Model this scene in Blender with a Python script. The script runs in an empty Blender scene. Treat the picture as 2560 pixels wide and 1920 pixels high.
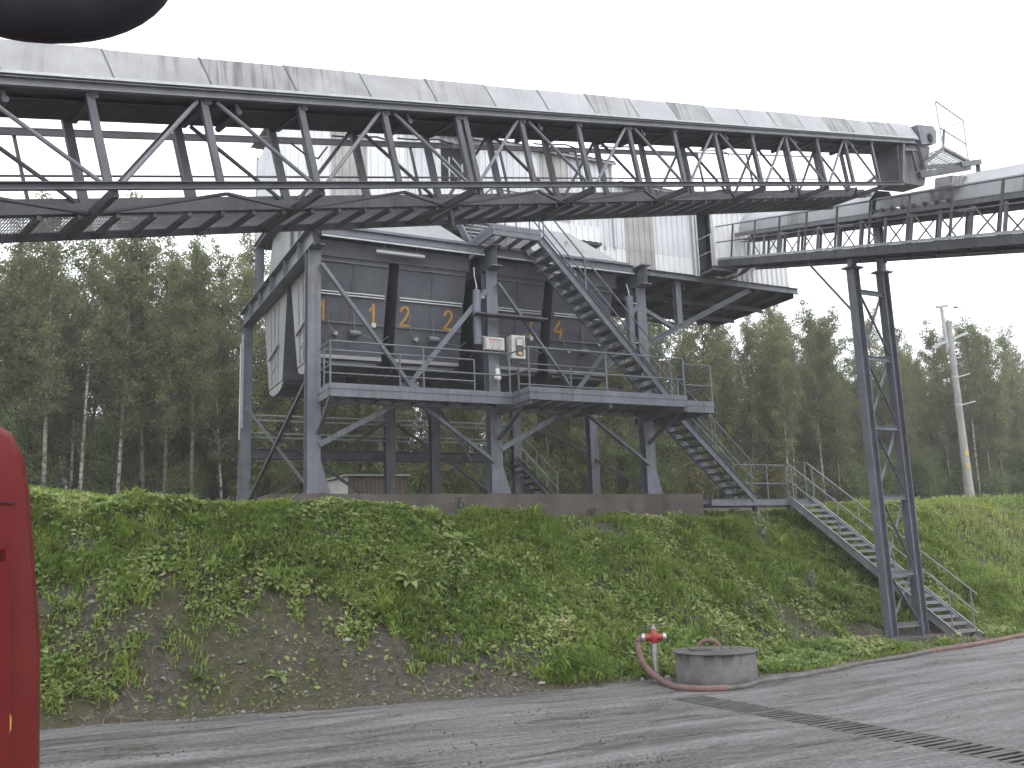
import bpy, math, random
import numpy as np
from mathutils import Vector, Matrix

random.seed(7)
rng = np.random.default_rng(11)
scn = bpy.context.scene
COL = scn.collection
R = math.radians

# ------------------------------------------------------------------ camera
# World frame: X runs along the bunker front, Y runs away from the road, Z up, road at z = 0.
CAM = np.array([0.0, 0.0, 2.2])
PITCH, ROLL, AZ = R(10.72), R(-2.035), R(63.05)
FH = np.array([math.cos(AZ), math.sin(AZ), 0.0]); RH = np.array([math.sin(AZ), -math.cos(AZ), 0.0]); UZ = np.array([0, 0, 1.0])
FW = FH * math.cos(PITCH) + UZ * math.sin(PITCH)
UP0 = -FH * math.sin(PITCH) + UZ * math.cos(PITCH)
RT = math.cos(ROLL) * RH + math.sin(ROLL) * UP0
UPV = -math.sin(ROLL) * RH + math.cos(ROLL) * UP0
cam_d = bpy.data.cameras.new('camera')
cam_d.sensor_width = 36.0
cam_d.lens = 36.0 * 2350.0 / 2560.0
cam_d.clip_start = 0.05
cam_d.clip_end = 1000.0
cam = bpy.data.objects.new('camera', cam_d)
COL.objects.link(cam)
m = Matrix.Identity(4)
for i in range(3):
    m[i][0], m[i][1], m[i][2], m[i][3] = RT[i], UPV[i], -FW[i], CAM[i]
cam.matrix_world = m
scn.camera = cam

# ------------------------------------------------------------------ sky, sun, exposure
SUN_AZ, SUN_EL = R(-75.0), R(48.0)          # behind the camera's right shoulder, lost in cloud
world = bpy.data.worlds.new('World')
scn.world = world
world.use_nodes = True
wn, wl = world.node_tree.nodes, world.node_tree.links
wn.clear()
w_out = wn.new('ShaderNodeOutputWorld'); w_bg = wn.new('ShaderNodeBackground')
w_sky = wn.new('ShaderNodeTexSky'); w_mix = wn.new('ShaderNodeMix'); w_hs = wn.new('ShaderNodeHueSaturation')
w_sky.sky_type = 'NISHITA'; w_sky.sun_disc = False
w_sky.sun_elevation = SUN_EL; w_sky.sun_rotation = math.pi / 2 - SUN_AZ
w_sky.dust_density = 4.0; w_sky.air_density = 1.0
w_hs.inputs['Saturation'].default_value = 0.25
w_mix.data_type = 'RGBA'
w_mix.inputs[0].default_value = 0.86        # closed cloud cover over the clear sky
w_mix.inputs[7].default_value = (14.4, 14.9, 15.6, 1)
wl.new(w_sky.outputs[0], w_hs.inputs['Color']); wl.new(w_hs.outputs[0], w_mix.inputs[6])
wl.new(w_mix.outputs[2], w_bg.inputs[0]); wl.new(w_bg.outputs[0], w_out.inputs[0])
w_bg.inputs[1].default_value = 0.10
sun_d = bpy.data.lights.new('sun', 'SUN')
sun_d.energy = 0.7; sun_d.angle = R(40); sun_d.color = (1.0, 0.97, 0.93)
sun = bpy.data.objects.new('sun', sun_d); COL.objects.link(sun)
sd = Vector((math.cos(SUN_AZ) * math.cos(SUN_EL), math.sin(SUN_AZ) * math.cos(SUN_EL), math.sin(SUN_EL)))
sun.rotation_euler = sd.to_track_quat('Z', 'Y').to_euler()
scn.view_settings.view_transform = 'Standard'; scn.view_settings.look = 'None'
scn.cycles.max_bounces = 5; scn.cycles.diffuse_bounces = 3; scn.cycles.glossy_bounces = 2; scn.cycles.transmission_bounces = 3; scn.cycles.transparent_max_bounces = 4
scn.cycles.use_adaptive_sampling = True; scn.cycles.adaptive_threshold = 0.03; scn.cycles.use_denoising = True
scn.view_settings.exposure = 0.62; scn.view_settings.gamma = 1.0; scn.view_settings.use_curve_mapping = False

# ------------------------------------------------------------------ helpers: things and meshes
def thing(name, label, cat, loc=(0, 0, 0), group=None):
    o = bpy.data.objects.new(name, None); COL.objects.link(o)
    o.empty_display_size = 0.2
    o.location = loc
    o['label'] = label; o['category'] = cat
    if group: o['group'] = group
    return o

def tag(o, label, cat, group=None):
    o['label'] = label; o['category'] = cat
    if group: o['group'] = group
    return o

def root_loc(o):
    v = Vector((0, 0, 0))
    while o is not None:
        v += o.location; o = o.parent
    return v

def unit(v):
    v = np.asarray(v, float); return v / np.linalg.norm(v)

class MB:
    def __init__(self): self.v = []; self.f = []
    def add(self, vs, fs):
        b = len(self.v); self.v += [tuple(map(float, p)) for p in vs]; self.f += [tuple(i + b for i in f) for f in fs]; return self
    def box(self, a, b):
        x0, y0, z0 = a; x1, y1, z1 = b
        return self.add([(x0, y0, z0), (x1, y0, z0), (x1, y1, z0), (x0, y1, z0), (x0, y0, z1), (x1, y0, z1), (x1, y1, z1), (x0, y1, z1)],
                        [(3, 2, 1, 0), (4, 5, 6, 7), (0, 1, 5, 4), (1, 2, 6, 5), (2, 3, 7, 6), (3, 0, 4, 7)])
    def prof(self, p0, p1, poly, up=(0, 0, 1)):
        """extrude a closed 2-D profile (side, up) from p0 to p1"""
        p0 = np.asarray(p0, float); p1 = np.asarray(p1, float); d = unit(p1 - p0)
        up = np.asarray(up, float)
        if abs(d @ unit(up)) > 0.98: up = np.array([0, 1.0, 0])
        s = unit(np.cross(d, up)); u = np.cross(s, d); n = len(poly)
        vs = [p0 + s * a + u * b for a, b in poly] + [p1 + s * a + u * b for a, b in poly]
        fs = [tuple(range(n)), tuple(range(2 * n - 1, n - 1, -1))] + [(i + n, (i + 1) % n + n, (i + 1) % n, i) for i in range(n)]
        return self.add(vs, fs)
    def bar(self, p0, p1, w, h, up=(0, 0, 1)):
        return self.prof(p0, p1, [(-w / 2, -h / 2), (w / 2, -h / 2), (w / 2, h / 2), (-w / 2, h / 2)], up)
    def ibeam(self, p0, p1, h, b, tf=.02, tw=.012, up=(0, 0, 1)):
        H, B, t = h / 2, b / 2, tw / 2
        return self.prof(p0, p1, [(-B, -H), (B, -H), (B, -H + tf), (t, -H + tf), (t, H - tf), (B, H - tf), (B, H), (-B, H), (-B, H - tf), (-t, H - tf), (-t, -H + tf), (-B, -H + tf)], up)
    def chan(self, p0, p1, h, b, t=.012, up=(0, 0, 1), sgn=1):
        H = h / 2; s = sgn
        pts = [(0, -H), (s * b, -H), (s * b, -H + t), (s * t, -H + t), (s * t, H - t), (s * b, H - t), (s * b, H), (0, H)]
        if s < 0: pts = pts[::-1]
        return self.prof(p0, p1, pts, up)
    def angle(self, p0, p1, a, t=.01, up=(0, 0, 1)):
        return self.prof(p0, p1, [(0, 0), (a, 0), (a, t), (t, t), (t, a), (0, a)], up)
    def tube(self, p0, p1, r0, r1=None, n=8):
        r1 = r0 if r1 is None else r1
        p0 = np.asarray(p0, float); p1 = np.asarray(p1, float); d = unit(p1 - p0)
        a = np.array([0, 0, 1.0]) if abs(d[2]) < .9 else np.array([1.0, 0, 0])
        s = unit(np.cross(d, a)); u = np.cross(s, d)
        vs = []
        for p, r in ((p0, r0), (p1, r1)):
            for k in range(n):
                c = 2 * math.pi * k / n; vs.append(p + s * math.cos(c) * r + u * math.sin(c) * r)
        fs = [tuple(range(n - 1, -1, -1)), tuple(range(n, 2 * n))] + [(i, (i + 1) % n, (i + 1) % n + n, i + n) for i in range(n)]
        return self.add(vs, fs)
    def sweep(self, pts, r, n=6):
        pts = [np.asarray(p, float) for p in pts]; m = len(pts); b = len(self.v)
        rr = r if hasattr(r, '__len__') else [r] * m
        ref = np.array([0.13, 0.21, 1.0])
        for i, p in enumerate(pts):
            d = unit(pts[min(i + 1, m - 1)] - pts[max(i - 1, 0)])
            a = ref if abs(d @ unit(ref)) < .95 else np.array([1.0, 0.2, 0])
            s = unit(np.cross(d, a)); u = np.cross(s, d)
            for k in range(n):
                c = 2 * math.pi * k / n; self.v.append(tuple(p + s * math.cos(c) * rr[i] + u * math.sin(c) * rr[i]))
        for i in range(m - 1):
            for k in range(n):
                a = b + i * n + k; c = b + i * n + (k + 1) % n
                self.f.append((a, c, c + n, a + n))
        self.f.append(tuple(b + k for k in range(n - 1, -1, -1))); self.f.append(tuple(b + (m - 1) * n + k for k in range(n)))
        return self
    def lathe(self, c, prof, n=32, axis=2):
        b = len(self.v); m = len(prof); c = np.asarray(c, float)
        for r, h in prof:
            for k in range(n):
                t = 2 * math.pi * k / n
                o = [r * math.cos(t), r * math.sin(t)]
                p = [o[0], o[1], h] if axis == 2 else ([h, o[0], o[1]] if axis == 0 else [o[0], h, o[1]])
                self.v.append(tuple(c + np.array(p)))
        for i in range(m - 1):
            for k in range(n):
                a = b + i * n + k; d = b + i * n + (k + 1) % n
                self.f.append((a, d, d + n, a + n))
        self.f.append(tuple(b + k for k in range(n - 1, -1, -1))); self.f.append(tuple(b + (m - 1) * n + k for k in range(n)))
        return self
    def mesh(self, name, mat, origin=(0, 0, 0), smooth=False):
        me = bpy.data.meshes.new(name)
        ox, oy, oz = origin
        me.from_pydata([(x - ox, y - oy, z - oz) for x, y, z in self.v], [], self.f)
        if mat is not None: me.materials.append(mat)
        if smooth:
            me.polygons.foreach_set('use_smooth', [True] * len(me.polygons))
        me.update(); return me
    def build(self, name, mat, parent=None, smooth=False, origin=None):
        if origin is None: origin = tuple(root_loc(parent)) if parent is not None else (0, 0, 0)
        o = bpy.data.objects.new(name, self.mesh(name, mat, origin, smooth)); COL.objects.link(o)
        if parent is not None: o.parent = parent
        else: o.location = origin
        if smooth:
            try: o.data.set_sharp_from_angle(angle=R(40))
            except Exception: pass
        return o

def linked(o_src, name, parent, loc, rot=(0, 0, 0), sc=(1, 1, 1)):
    o = bpy.data.objects.new(name, o_src if isinstance(o_src, bpy.types.Mesh) else o_src.data); COL.objects.link(o)
    o.parent = parent; o.location = loc; o.rotation_euler = rot; o.scale = sc
    return o

# ------------------------------------------------------------------ materials
def nt(name):
    ma = bpy.data.materials.new(name); ma.use_nodes = True
    t = ma.node_tree; t.nodes.clear()
    out = t.nodes.new('ShaderNodeOutputMaterial'); b = t.nodes.new('ShaderNodeBsdfPrincipled')
    t.links.new(b.outputs[0], out.inputs[0])
    return ma, t, b

def noise(t, vec, scale, detail=4, rough=.55, dist=0.0):
    n = t.nodes.new('ShaderNodeTexNoise'); n.inputs['Scale'].default_value = scale; n.inputs['Detail'].default_value = detail
    n.inputs['Roughness'].default_value = rough; n.inputs['Distortion'].default_value = dist
    t.links.new(vec, n.inputs['Vector']); return n.outputs[0]

def ramp(t, fac, stops):
    r = t.nodes.new('ShaderNodeValToRGB'); el = r.color_ramp.elements
    while len(el) < len(stops): el.new(0.5)
    for e, (p, c) in zip(el, stops): e.position = p; e.color = (*c, 1) if len(c) == 3 else c
    t.links.new(fac, r.inputs[0]); return r.outputs[0]

def mixc(t, fac, a, b, mode='MIX'):
    n = t.nodes.new('ShaderNodeMix'); n.data_type = 'RGBA'; n.blend_type = mode
    for s, i in ((fac, 0), (a, 6), (b, 7)):
        if isinstance(s, (int, float)): n.inputs[i].default_value = s
        elif isinstance(s, tuple): n.inputs[i].default_value = (*s, 1)
        else: t.links.new(s, n.inputs[i])
    return n.outputs[2]

def pos(t, scale=(1, 1, 1)):
    g = t.nodes.new('ShaderNodeNewGeometry'); mp = t.nodes.new('ShaderNodeMapping'); mp.inputs['Scale'].default_value = scale
    t.links.new(g.outputs['Position'], mp.inputs['Vector']); return mp.outputs[0]

def bump(t, b, h, strength=.3, dist=.01):
    n = t.nodes.new('ShaderNodeBump'); n.inputs['Strength'].default_value = strength; n.inputs['Distance'].default_value = dist
    t.links.new(h, n.inputs['Height']); t.links.new(n.outputs[0], b.inputs['Normal'])

def surf(name, c0, c1, rough=.6, scale=3.0, streak=None, streak_c=None, streak_amt=.5, metal=0.0, fine=0.0, rvar=.15, edge=(.38, .68), smask=(.35, .65), sv=None):
    """worn surface: two tones by noise, optional vertical run-down stains, fine relief"""
    K = .77
    c0, c1 = tuple(v * K for v in c0), tuple(v * K for v in c1)
    if streak_c: streak_c = tuple(v * K for v in streak_c)
    ma, t, b = nt(name)
    p = pos(t)
    bn = noise(t, p, scale, 4, .62)
    c = ramp(t, bn, [(edge[0], c0), (edge[1], c1)])
    if streak:
        s = noise(t, pos(t, sv or (streak, streak, streak * .06)), 1.0, 3, .6, .3)
        big = noise(t, p, .7, 1)
        s2 = t.nodes.new('ShaderNodeMath'); s2.operation = 'MULTIPLY'; t.links.new(ramp(t, s, [(.48, (0, 0, 0)), (.7, (1, 1, 1))]), s2.inputs[0]); t.links.new(ramp(t, big, [(smask[0], (0, 0, 0)), (smask[1], (1, 1, 1))]), s2.inputs[1])
        s3 = t.nodes.new('ShaderNodeMath'); s3.operation = 'MULTIPLY'; t.links.new(s2.outputs[0], s3.inputs[0]); s3.inputs[1].default_value = streak_amt
        c = mixc(t, s3.outputs[0], c, streak_c)
    t.links.new(c, b.inputs['Base Color'])
    rr = t.nodes.new('ShaderNodeMapRange'); rr.inputs['To Min'].default_value = rough + rvar; rr.inputs['To Max'].default_value = max(.02, rough - rvar)
    t.links.new(bn, rr.inputs[0]); t.links.new(rr.outputs[0], b.inputs['Roughness'])
    b.inputs['Metallic'].default_value = metal
    if fine: bump(t, b, noise(t, p, 60, 1), fine, .004)
    return ma

M = {}
M['steel'] = surf('painted_steel', (.138, .146, .178), (.19, .20, .238), .5, 2.4, 8.0, (.085, .068, .056), .75, smask=(.3, .6))
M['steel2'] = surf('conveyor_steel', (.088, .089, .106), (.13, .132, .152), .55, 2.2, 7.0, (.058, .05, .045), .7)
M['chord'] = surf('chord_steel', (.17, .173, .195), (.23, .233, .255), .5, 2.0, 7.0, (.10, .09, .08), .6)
M['grate'] = surf('grating_steel', (.22, .22, .235), (.30, .30, .315), .6, 3.0)
M['stairg'] = surf('stair_steel', (.20, .205, .22), (.29, .295, .31), .5, 3.0)
M['steel_dark'] = surf('dark_steel', (.075, .075, .088), (.12, .12, .135), .65, 2.5, 6.0, (.05, .045, .04), .6)  # darker steel tone, mostly on back and underside members
M['bin'] = surf('bin_plate', (.082, .085, .106), (.114, .118, .143), .55, 1.1, 5.0, (.056, .053, .054), .7)
M['bin_side'] = surf('bin_side_plate', (.30, .30, .305), (.38, .38, .385), .55, 1.3, 6.0, (.16, .15, .145), .6)
M['galv'] = surf('galvanised_pipe', (.44, .45, .47), (.56, .57, .59), .42, 6.0, metal=.25)
M['hood'] = surf('hood_sheet', (.27, .27, .28), (.40, .40, .415), .55, 1.8, 13.0, (.075, .07, .067), .95, rvar=.1, smask=(.2, .5), sv=(14, .6, .6))
M['hood_mid'] = surf('hood_sheet_stained', (.31, .31, .32), (.41, .41, .425), .52, 1.5, 9.0, (.14, .134, .13), .85, rvar=.1, sv=(14, .6, .6))
M['hood_clean'] = surf('hood_sheet_clean', (.37, .375, .395), (.45, .455, .475), .48, 1.1, 5.0, (.23, .225, .22), .5, rvar=.1, sv=(14, .6, .6))
M['white2'] = surf('hood_sheet_pale', (.47, .475, .50), (.56, .565, .59), .45, 1.0, 4.0, (.3, .29, .285), .5, sv=(14, .6, .6))
M['cover'] = surf('cover_sheet', (.31, .315, .33), (.39, .395, .41), .5, .9, 4.0, (.2, .195, .19), .6)
M['white'] = surf('white_sheet', (.80, .80, .82), (.90, .90, .91), .5, .8, 4.0, (.58, .57, .56), .5)
M['lilac'] = surf('weathered_sheet', (.64, .645, .68), (.75, .75, .785), .5, 1.0, 5.0, (.44, .43, .43), .55)
M['dirty'] = surf('dirty_sheet', (.36, .352, .34), (.48, .47, .455), .6, 1.2, 6.0, (.27, .258, .245), .7)
M['dark'] = surf('void_shade', (.02, .02, .023), (.035, .035, .04), .9, 2.0)  # near-black colour painted for the shade inside openings
M['cable'] = surf('cable_rubber', (.03, .03, .034), (.05, .05, .055), .7, 3.0)
M['cable_l'] = surf('grey_cable', (.22, .22, .23), (.3, .3, .31), .6, 3.0)
M['foundation'] = surf('foundation_concrete', (.092, .077, .067), (.14, .12, .107), .85, 1.6, 3.0, (.045, .04, .036), .8, fine=.4)
M['concrete'] = surf('well_concrete', (.19, .19, .185), (.27, .265, .255), .85, 2.5, fine=.35)
M['pole'] = surf('pole_concrete', (.33, .325, .31), (.45, .44, .425), .85, 2.0, 8.0, (.24, .23, .22), .6, fine=.3)
M['orange'] = surf('orange_paint', (.50, .235, .025), (.62, .30, .04), .6, 9.0, edge=(.3, .6))
M['lampw'] = surf('lamp_plastic', (.62, .62, .60), (.72, .72, .70), .35, 4.0)
M['boxw'] = surf('enclosure_paint', (.50, .50, .475), (.60, .60, .575), .4, 5.0, 8.0, (.3, .29, .27), .4)
M['boxg'] = surf('enclosure_grey', (.22, .215, .20), (.28, .275, .26), .5, 5.0)
M['print_red'] = surf('print_red', (.55, .12, .12), (.62, .16, .15), .5, 8.0)
M['print_dark'] = surf('print_dark', (.05, .05, .05), (.08, .08, .08), .5, 8.0)
M['label_y'] = surf('label_yellow', (.62, .45, .06), (.7, .52, .1), .5, 8.0)
M['redpaint'] = surf('hydrant_red', (.30, .025, .018), (.40, .04, .028), .38, 6.0)
M['alu'] = surf('cast_aluminium', (.42, .42, .42), (.55, .55, .55), .35, 6.0, metal=.6)
M['hose'] = surf('hose_cloth', (.17, .095, .085), (.25, .145, .13), .78, 5.0, fine=.2)
M['hose_g'] = surf('hose_muddy', (.115, .105, .10), (.19, .17, .16), .8, 5.0, fine=.3)
M['vanred'] = surf('van_paint', (.13, .005, .006), (.185, .007, .007), .45, 1.6, 2.2, (.085, .024, .012), .7, rvar=.1, smask=(.25, .55))
M['vanred'].node_tree.nodes['Principled BSDF'].inputs['Specular IOR Level'].default_value = .2
M['rubber'] = surf('rubber', (.018, .018, .018), (.03, .03, .03), .75, 5.0)
M['vglass'] = surf('van_glass', (.015, .017, .02), (.02, .022, .026), .06, 1.0, rvar=.02)
M['mirror'] = surf('mirror_housing', (.016, .016, .026), (.028, .027, .042), .55, 14.0, fine=.2)
M['plastic'] = surf('plastic_bag', (.62, .62, .62), (.78, .78, .78), .4, 14.0, fine=.4)
M['shed_w'] = surf('shed_white', (.55, .54, .50), (.66, .65, .61), .7, 2.0)
M['shed_b'] = surf('shed_brown', (.17, .115, .085), (.23, .16, .125), .7, 2.0, 6.0, (.1, .07, .05), .5)
M['stone'] = surf('stone', (.16, .155, .15), (.30, .29, .28), .85, 5.0, fine=.3)
M['iron'] = surf('cast_iron', (.06, .058, .055), (.10, .096, .09), .75, 5.0, fine=.3)
M['drain'] = surf('drain_cover', (.075, .073, .07), (.135, .13, .127), .75, 3.0)
M['wood'] = surf('bark', (.075, .06, .048), (.14, .115, .095), .9, 6.0, fine=.3)

def birch_mat():
    ma, t, b = nt('birch_bark')
    p = pos(t, (5, 5, 9))
    oi = t.nodes.new('ShaderNodeObjectInfo')
    n = noise(t, p, 1.0, 5, .7)
    c = ramp(t, n, [(.40, (.05, .045, .04)), (.50, (.30, .285, .26)), (.62, (.44, .425, .395))])
    dk = ramp(t, oi.outputs['Random'], [(.3, (.32, .28, .24)), (.9, (1, 1, 1))])
    t.links.new(mixc(t, 1.0, c, dk, 'MULTIPLY'), b.inputs['Base Color']); b.inputs['Roughness'].default_value = .8
    return ma
M['birch'] = birch_mat()

def leaf_mat(name, stops, obj_var=True, trans=.35, rough=.6, tcol=(.16, .19, .05)):
    """thin leaf: own colour from a per-leaf random attribute and a per-plant random, some light passing through"""
    ma = bpy.data.materials.new(name); ma.use_nodes = True
    t = ma.node_tree; t.nodes.clear()
    out = t.nodes.new('ShaderNodeOutputMaterial'); mx = t.nodes.new('ShaderNodeMixShader')
    b = t.nodes.new('ShaderNodeBsdfPrincipled'); tr = t.nodes.new('ShaderNodeBsdfTranslucent')
    at = t.nodes.new('ShaderNodeAttribute'); at.attribute_name = 'tone'
    fac = at.outputs['Fac']
    if obj_var:
        oi = t.nodes.new('ShaderNodeObjectInfo'); ad = t.nodes.new('ShaderNodeMath'); ad.operation = 'MULTIPLY_ADD'
        t.links.new(oi.outputs['Random'], ad.inputs[0]); ad.inputs[1].default_value = .55
        ml = t.nodes.new('ShaderNodeMath'); ml.operation = 'MULTIPLY'; ml.inputs[1].default_value = .45; t.links.new(fac, ml.inputs[0])
        t.links.new(ml.outputs[0], ad.inputs[2]); fac = ad.outputs[0]
    c = ramp(t, fac, stops)
    t.links.new(c, b.inputs['Base Color']); b.inputs['Roughness'].default_value = rough
    b.inputs['Specular IOR Level'].default_value = .35
    t.links.new(mixc(t, .5, c, tcol), tr.inputs[0])
    mx.inputs[0].default_value = trans
    t.links.new(b.outputs[0], mx.inputs[1]); t.links.new(tr.outputs[0], mx.inputs[2]); t.links.new(mx.outputs[0], out.inputs[0])
    return ma
M['leaf'] = leaf_mat('tree_leaf', [(0, (.095, .112, .054)), (.3, (.135, .155, .076)), (.6, (.172, .187, .092)), (.85, (.21, .203, .098)), (1, (.27, .20, .075))], trans=.45, tcol=(.30, .32, .12))
M['leaf_bush'] = leaf_mat('bush_leaf', [(0, (.085, .115, .045)), (.4, (.125, .165, .06)), (.8, (.18, .21, .08)), (1, (.26, .205, .065))], trans=.42, tcol=(.30, .32, .11))
M['leaf_yellow'] = leaf_mat('yellowing_leaf', [(0, (.12, .11, .04)), (.6, (.2, .16, .05)), (1, (.28, .2, .06))])
M['grass'] = leaf_mat('grass_blade', [(0, (.08, .125, .022)), (.35, (.16, .245, .04)), (.7, (.255, .345, .07)), (.9, (.34, .36, .12)), (1, (.42, .34, .19))], obj_var=False, trans=.40, tcol=(.36, .46, .07))
M['herb'] = leaf_mat('herb_leaf', [(0, (.055, .09, .022)), (.4, (.13, .20, .042)), (.8, (.225, .295, .085)), (1, (.34, .30, .15))], obj_var=False, trans=.33, tcol=(.36, .46, .07))
M['dock'] = leaf_mat('dock_leaf', [(0, (.085, .135, .036)), (.4, (.13, .195, .05)), (.75, (.19, .25, .075)), (.95, (.29, .29, .12)), (1, (.32, .2, .08))], trans=.3, rough=.42, tcol=(.26, .32, .07))
M['dry'] = leaf_mat('dry_stalk', [(0, (.10, .08, .055)), (.6, (.17, .135, .085)), (1, (.24, .2, .13))], obj_var=False, trans=.1)
M['mug'] = leaf_mat('mugwort_leaf', [(0, (.13, .15, .10)), (.6, (.2, .215, .16)), (1, (.28, .28, .22))], trans=.2)

def soil_mat():
    ma, t, b = nt('bank_soil')
    p = pos(t)
    big = noise(t, p, .55, 4, .6)
    fine = noise(t, p, 6, 8, .7)
    c = ramp(t, fine, [(.3, (.026, .024, .022)), (.5, (.062, .057, .052)), (.72, (.12, .112, .102))])
    c2 = ramp(t, fine, [(.3, (.03, .035, .014)), (.6, (.06, .062, .026)), (.8, (.085, .075, .038))])
    c = mixc(t, ramp(t, big, [(.42, (0, 0, 0)), (.58, (1, 1, 1))]), c, c2)
    c = mixc(t, 1.0, c, (1.0, .90, .78), 'MULTIPLY')
    t.links.new(c, b.inputs['Base Color']); b.inputs['Roughness'].default_value = .9
    bump(t, b, fine, 1.0, .09)
    return ma
M['soil'] = soil_mat()

def road_mat():
    ma, t, b = nt('wet_gritty_road')
    p = pos(t)
    wob = t.nodes.new('ShaderNodeVectorMath'); wob.operation = 'MULTIPLY_ADD'          # wheel smears wander a little
    wn_ = t.nodes.new('ShaderNodeTexNoise'); wn_.inputs['Scale'].default_value = .18; wn_.inputs['Detail'].default_value = 1; t.links.new(p, wn_.inputs['Vector'])
    t.links.new(wn_.outputs[1], wob.inputs[0]); wob.inputs[1].default_value = (0, 1.5, 0); t.links.new(p, wob.inputs[2])
    def along(sx, sy, d):
        mp = t.nodes.new('ShaderNodeMapping'); mp.inputs['Scale'].default_value = (sx, sy, 1); mp.inputs['Rotation'].default_value = (0, 0, R(4)); t.links.new(wob.outputs[0], mp.inputs['Vector'])
        return noise(t, mp.outputs[0], 1.0, d, .72, .25)
    st = along(.14, 1.5, 5); st2 = along(.5, 7.0, 4)
    big = noise(t, pos(t, (.3, .55, 1)), 1.0, 4, .65, .5)
    grit = noise(t, p, 17, 5, .85)
    c = ramp(t, st, [(.34, (.075, .072, .068)), (.45, (.145, .142, .14)), (.55, (.245, .243, .245)), (.66, (.40, .398, .40))])
    c = mixc(t, .5, c, ramp(t, st2, [(.40, (.06, .058, .054)), (.5, (.18, .178, .178)), (.60, (.38, .378, .38))]))
    sx = t.nodes.new('ShaderNodeSeparateXYZ'); t.links.new(p, sx.inputs[0])
    mr_ = t.nodes.new('ShaderNodeMapRange'); mr_.inputs['From Min'].default_value = 3.0; mr_.inputs['From Max'].default_value = 15.0; mr_.inputs['To Min'].default_value = .0; mr_.inputs['To Max'].default_value = .30
    t.links.new(sx.outputs[0], mr_.inputs[0])
    c = mixc(t, mr_.outputs[0], c, (.36, .358, .365))                                  # dried lime dust, more of it down the road
    wet = ramp(t, big, [(.49, (0, 0, 0)), (.55, (1, 1, 1))])
    wm = t.nodes.new('ShaderNodeMath'); wm.operation = 'MULTIPLY'; t.links.new(wet, wm.inputs[0]); t.links.new(ramp(t, st, [(.42, (1, 1, 1)), (.56, (0, 0, 0))]), wm.inputs[1])
    c = mixc(t, wm.outputs[0], c, (.062, .058, .047))
    c = mixc(t, .52, c, ramp(t, grit, [(.40, (.03, .03, .028)), (.52, (.17, .168, .168)), (.62, (.42, .42, .42))]))
    c = mixc(t, 1.0, c, ramp(t, along(.3, 2.4, 6), [(.36, (.50, .495, .48)), (.50, (.82, .82, .82)), (.62, (1, 1, 1))]), 'MULTIPLY')
    c = mixc(t, 1.0, c, (.82, .82, .825), 'MULTIPLY')
    t.links.new(c, b.inputs['Base Color'])
    rg = t.nodes.new('ShaderNodeMapRange'); rg.inputs['To Min'].default_value = .6; rg.inputs['To Max'].default_value = .22; t.links.new(wm.outputs[0], rg.inputs[0])
    t.links.new(rg.outputs[0], b.inputs['Roughness'])
    hh = t.nodes.new('ShaderNodeMath'); hh.operation = 'MULTIPLY_ADD'; hh.inputs[1].default_value = .8
    t.links.new(st2, hh.inputs[0]); t.links.new(grit, hh.inputs[2])
    bump(t, b, hh.outputs[0], .8, .03)
    return ma
M['road'] = road_mat()

def well_mat():
    ma, t, b = nt('stained_shaded_well_concrete')
    p = pos(t)
    base = ramp(t, noise(t, p, 3.0, 6, .65), [(.35, (.115, .114, .11)), (.7, (.19, .186, .178))])
    s = noise(t, pos(t, (5, 5, 1.1)), 1.0, 5, .6, .5)
    stain = ramp(t, s, [(.50, (0, 0, 0)), (.56, (1, 1, 1))])
    g = t.nodes.new('ShaderNodeSeparateXYZ'); t.links.new(pos(t), g.inputs[0])
    zr = t.nodes.new('ShaderNodeMapRange'); zr.inputs['From Min'].default_value = .28; zr.inputs['From Max'].default_value = .5
    t.links.new(g.outputs[2], zr.inputs[0])
    mm = t.nodes.new('ShaderNodeMath'); mm.operation = 'MULTIPLY'; t.links.new(stain, mm.inputs[0]); t.links.new(zr.outputs[0], mm.inputs[1])
    c = mixc(t, mm.outputs[0], base, (.06, .058, .055))
    zf = t.nodes.new('ShaderNodeMapRange'); zf.inputs['From Min'].default_value = .17; zf.inputs['From Max'].default_value = .0; t.links.new(g.outputs[2], zf.inputs[0])  # contact shade painted as a patchy dark ring at the foot
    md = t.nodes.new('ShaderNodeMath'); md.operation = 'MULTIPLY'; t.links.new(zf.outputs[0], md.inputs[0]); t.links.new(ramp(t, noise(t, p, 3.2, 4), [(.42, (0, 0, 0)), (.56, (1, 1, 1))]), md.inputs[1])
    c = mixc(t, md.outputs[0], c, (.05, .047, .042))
    t.links.new(c, b.inputs['Base Color']); b.inputs['Roughness'].default_value = .85
    bump(t, b, noise(t, p, 45, 4), .35, .004)
    return ma
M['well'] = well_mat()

# ------------------------------------------------------------------ terrain functions
def vnoise(x, y, seed=0):
    x = np.asarray(x, float); y = np.asarray(y, float)
    xi = np.floor(x).astype(np.int64); yi = np.floor(y).astype(np.int64); fx = x - xi; fy = y - yi
    fx = fx * fx * (3 - 2 * fx); fy = fy * fy * (3 - 2 * fy)
    def h(a, b):
        n = (a * 374761393 + b * 668265263 + seed * 1442695041) & 0x7fffffff
        n = ((n ^ (n >> 13)) * 1274126177) & 0x7fffffff
        return ((n ^ (n >> 16)) & 0xffff) / 65535.0
    a = h(xi, yi); b = h(xi + 1, yi); c = h(xi, yi + 1); d = h(xi + 1, yi + 1)
    return (a * (1 - fx) + b * fx) * (1 - fy) + (c * (1 - fx) + d * fx) * fy

def fbm(x, y, seed=0, oct=4):
    s = 0; a = .5; f = 1.0
    for k in range(oct):
        s = s + a * vnoise(np.asarray(x) * f, np.asarray(y) * f, seed + k * 17); a *= .5; f *= 2.03
    return s

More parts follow.
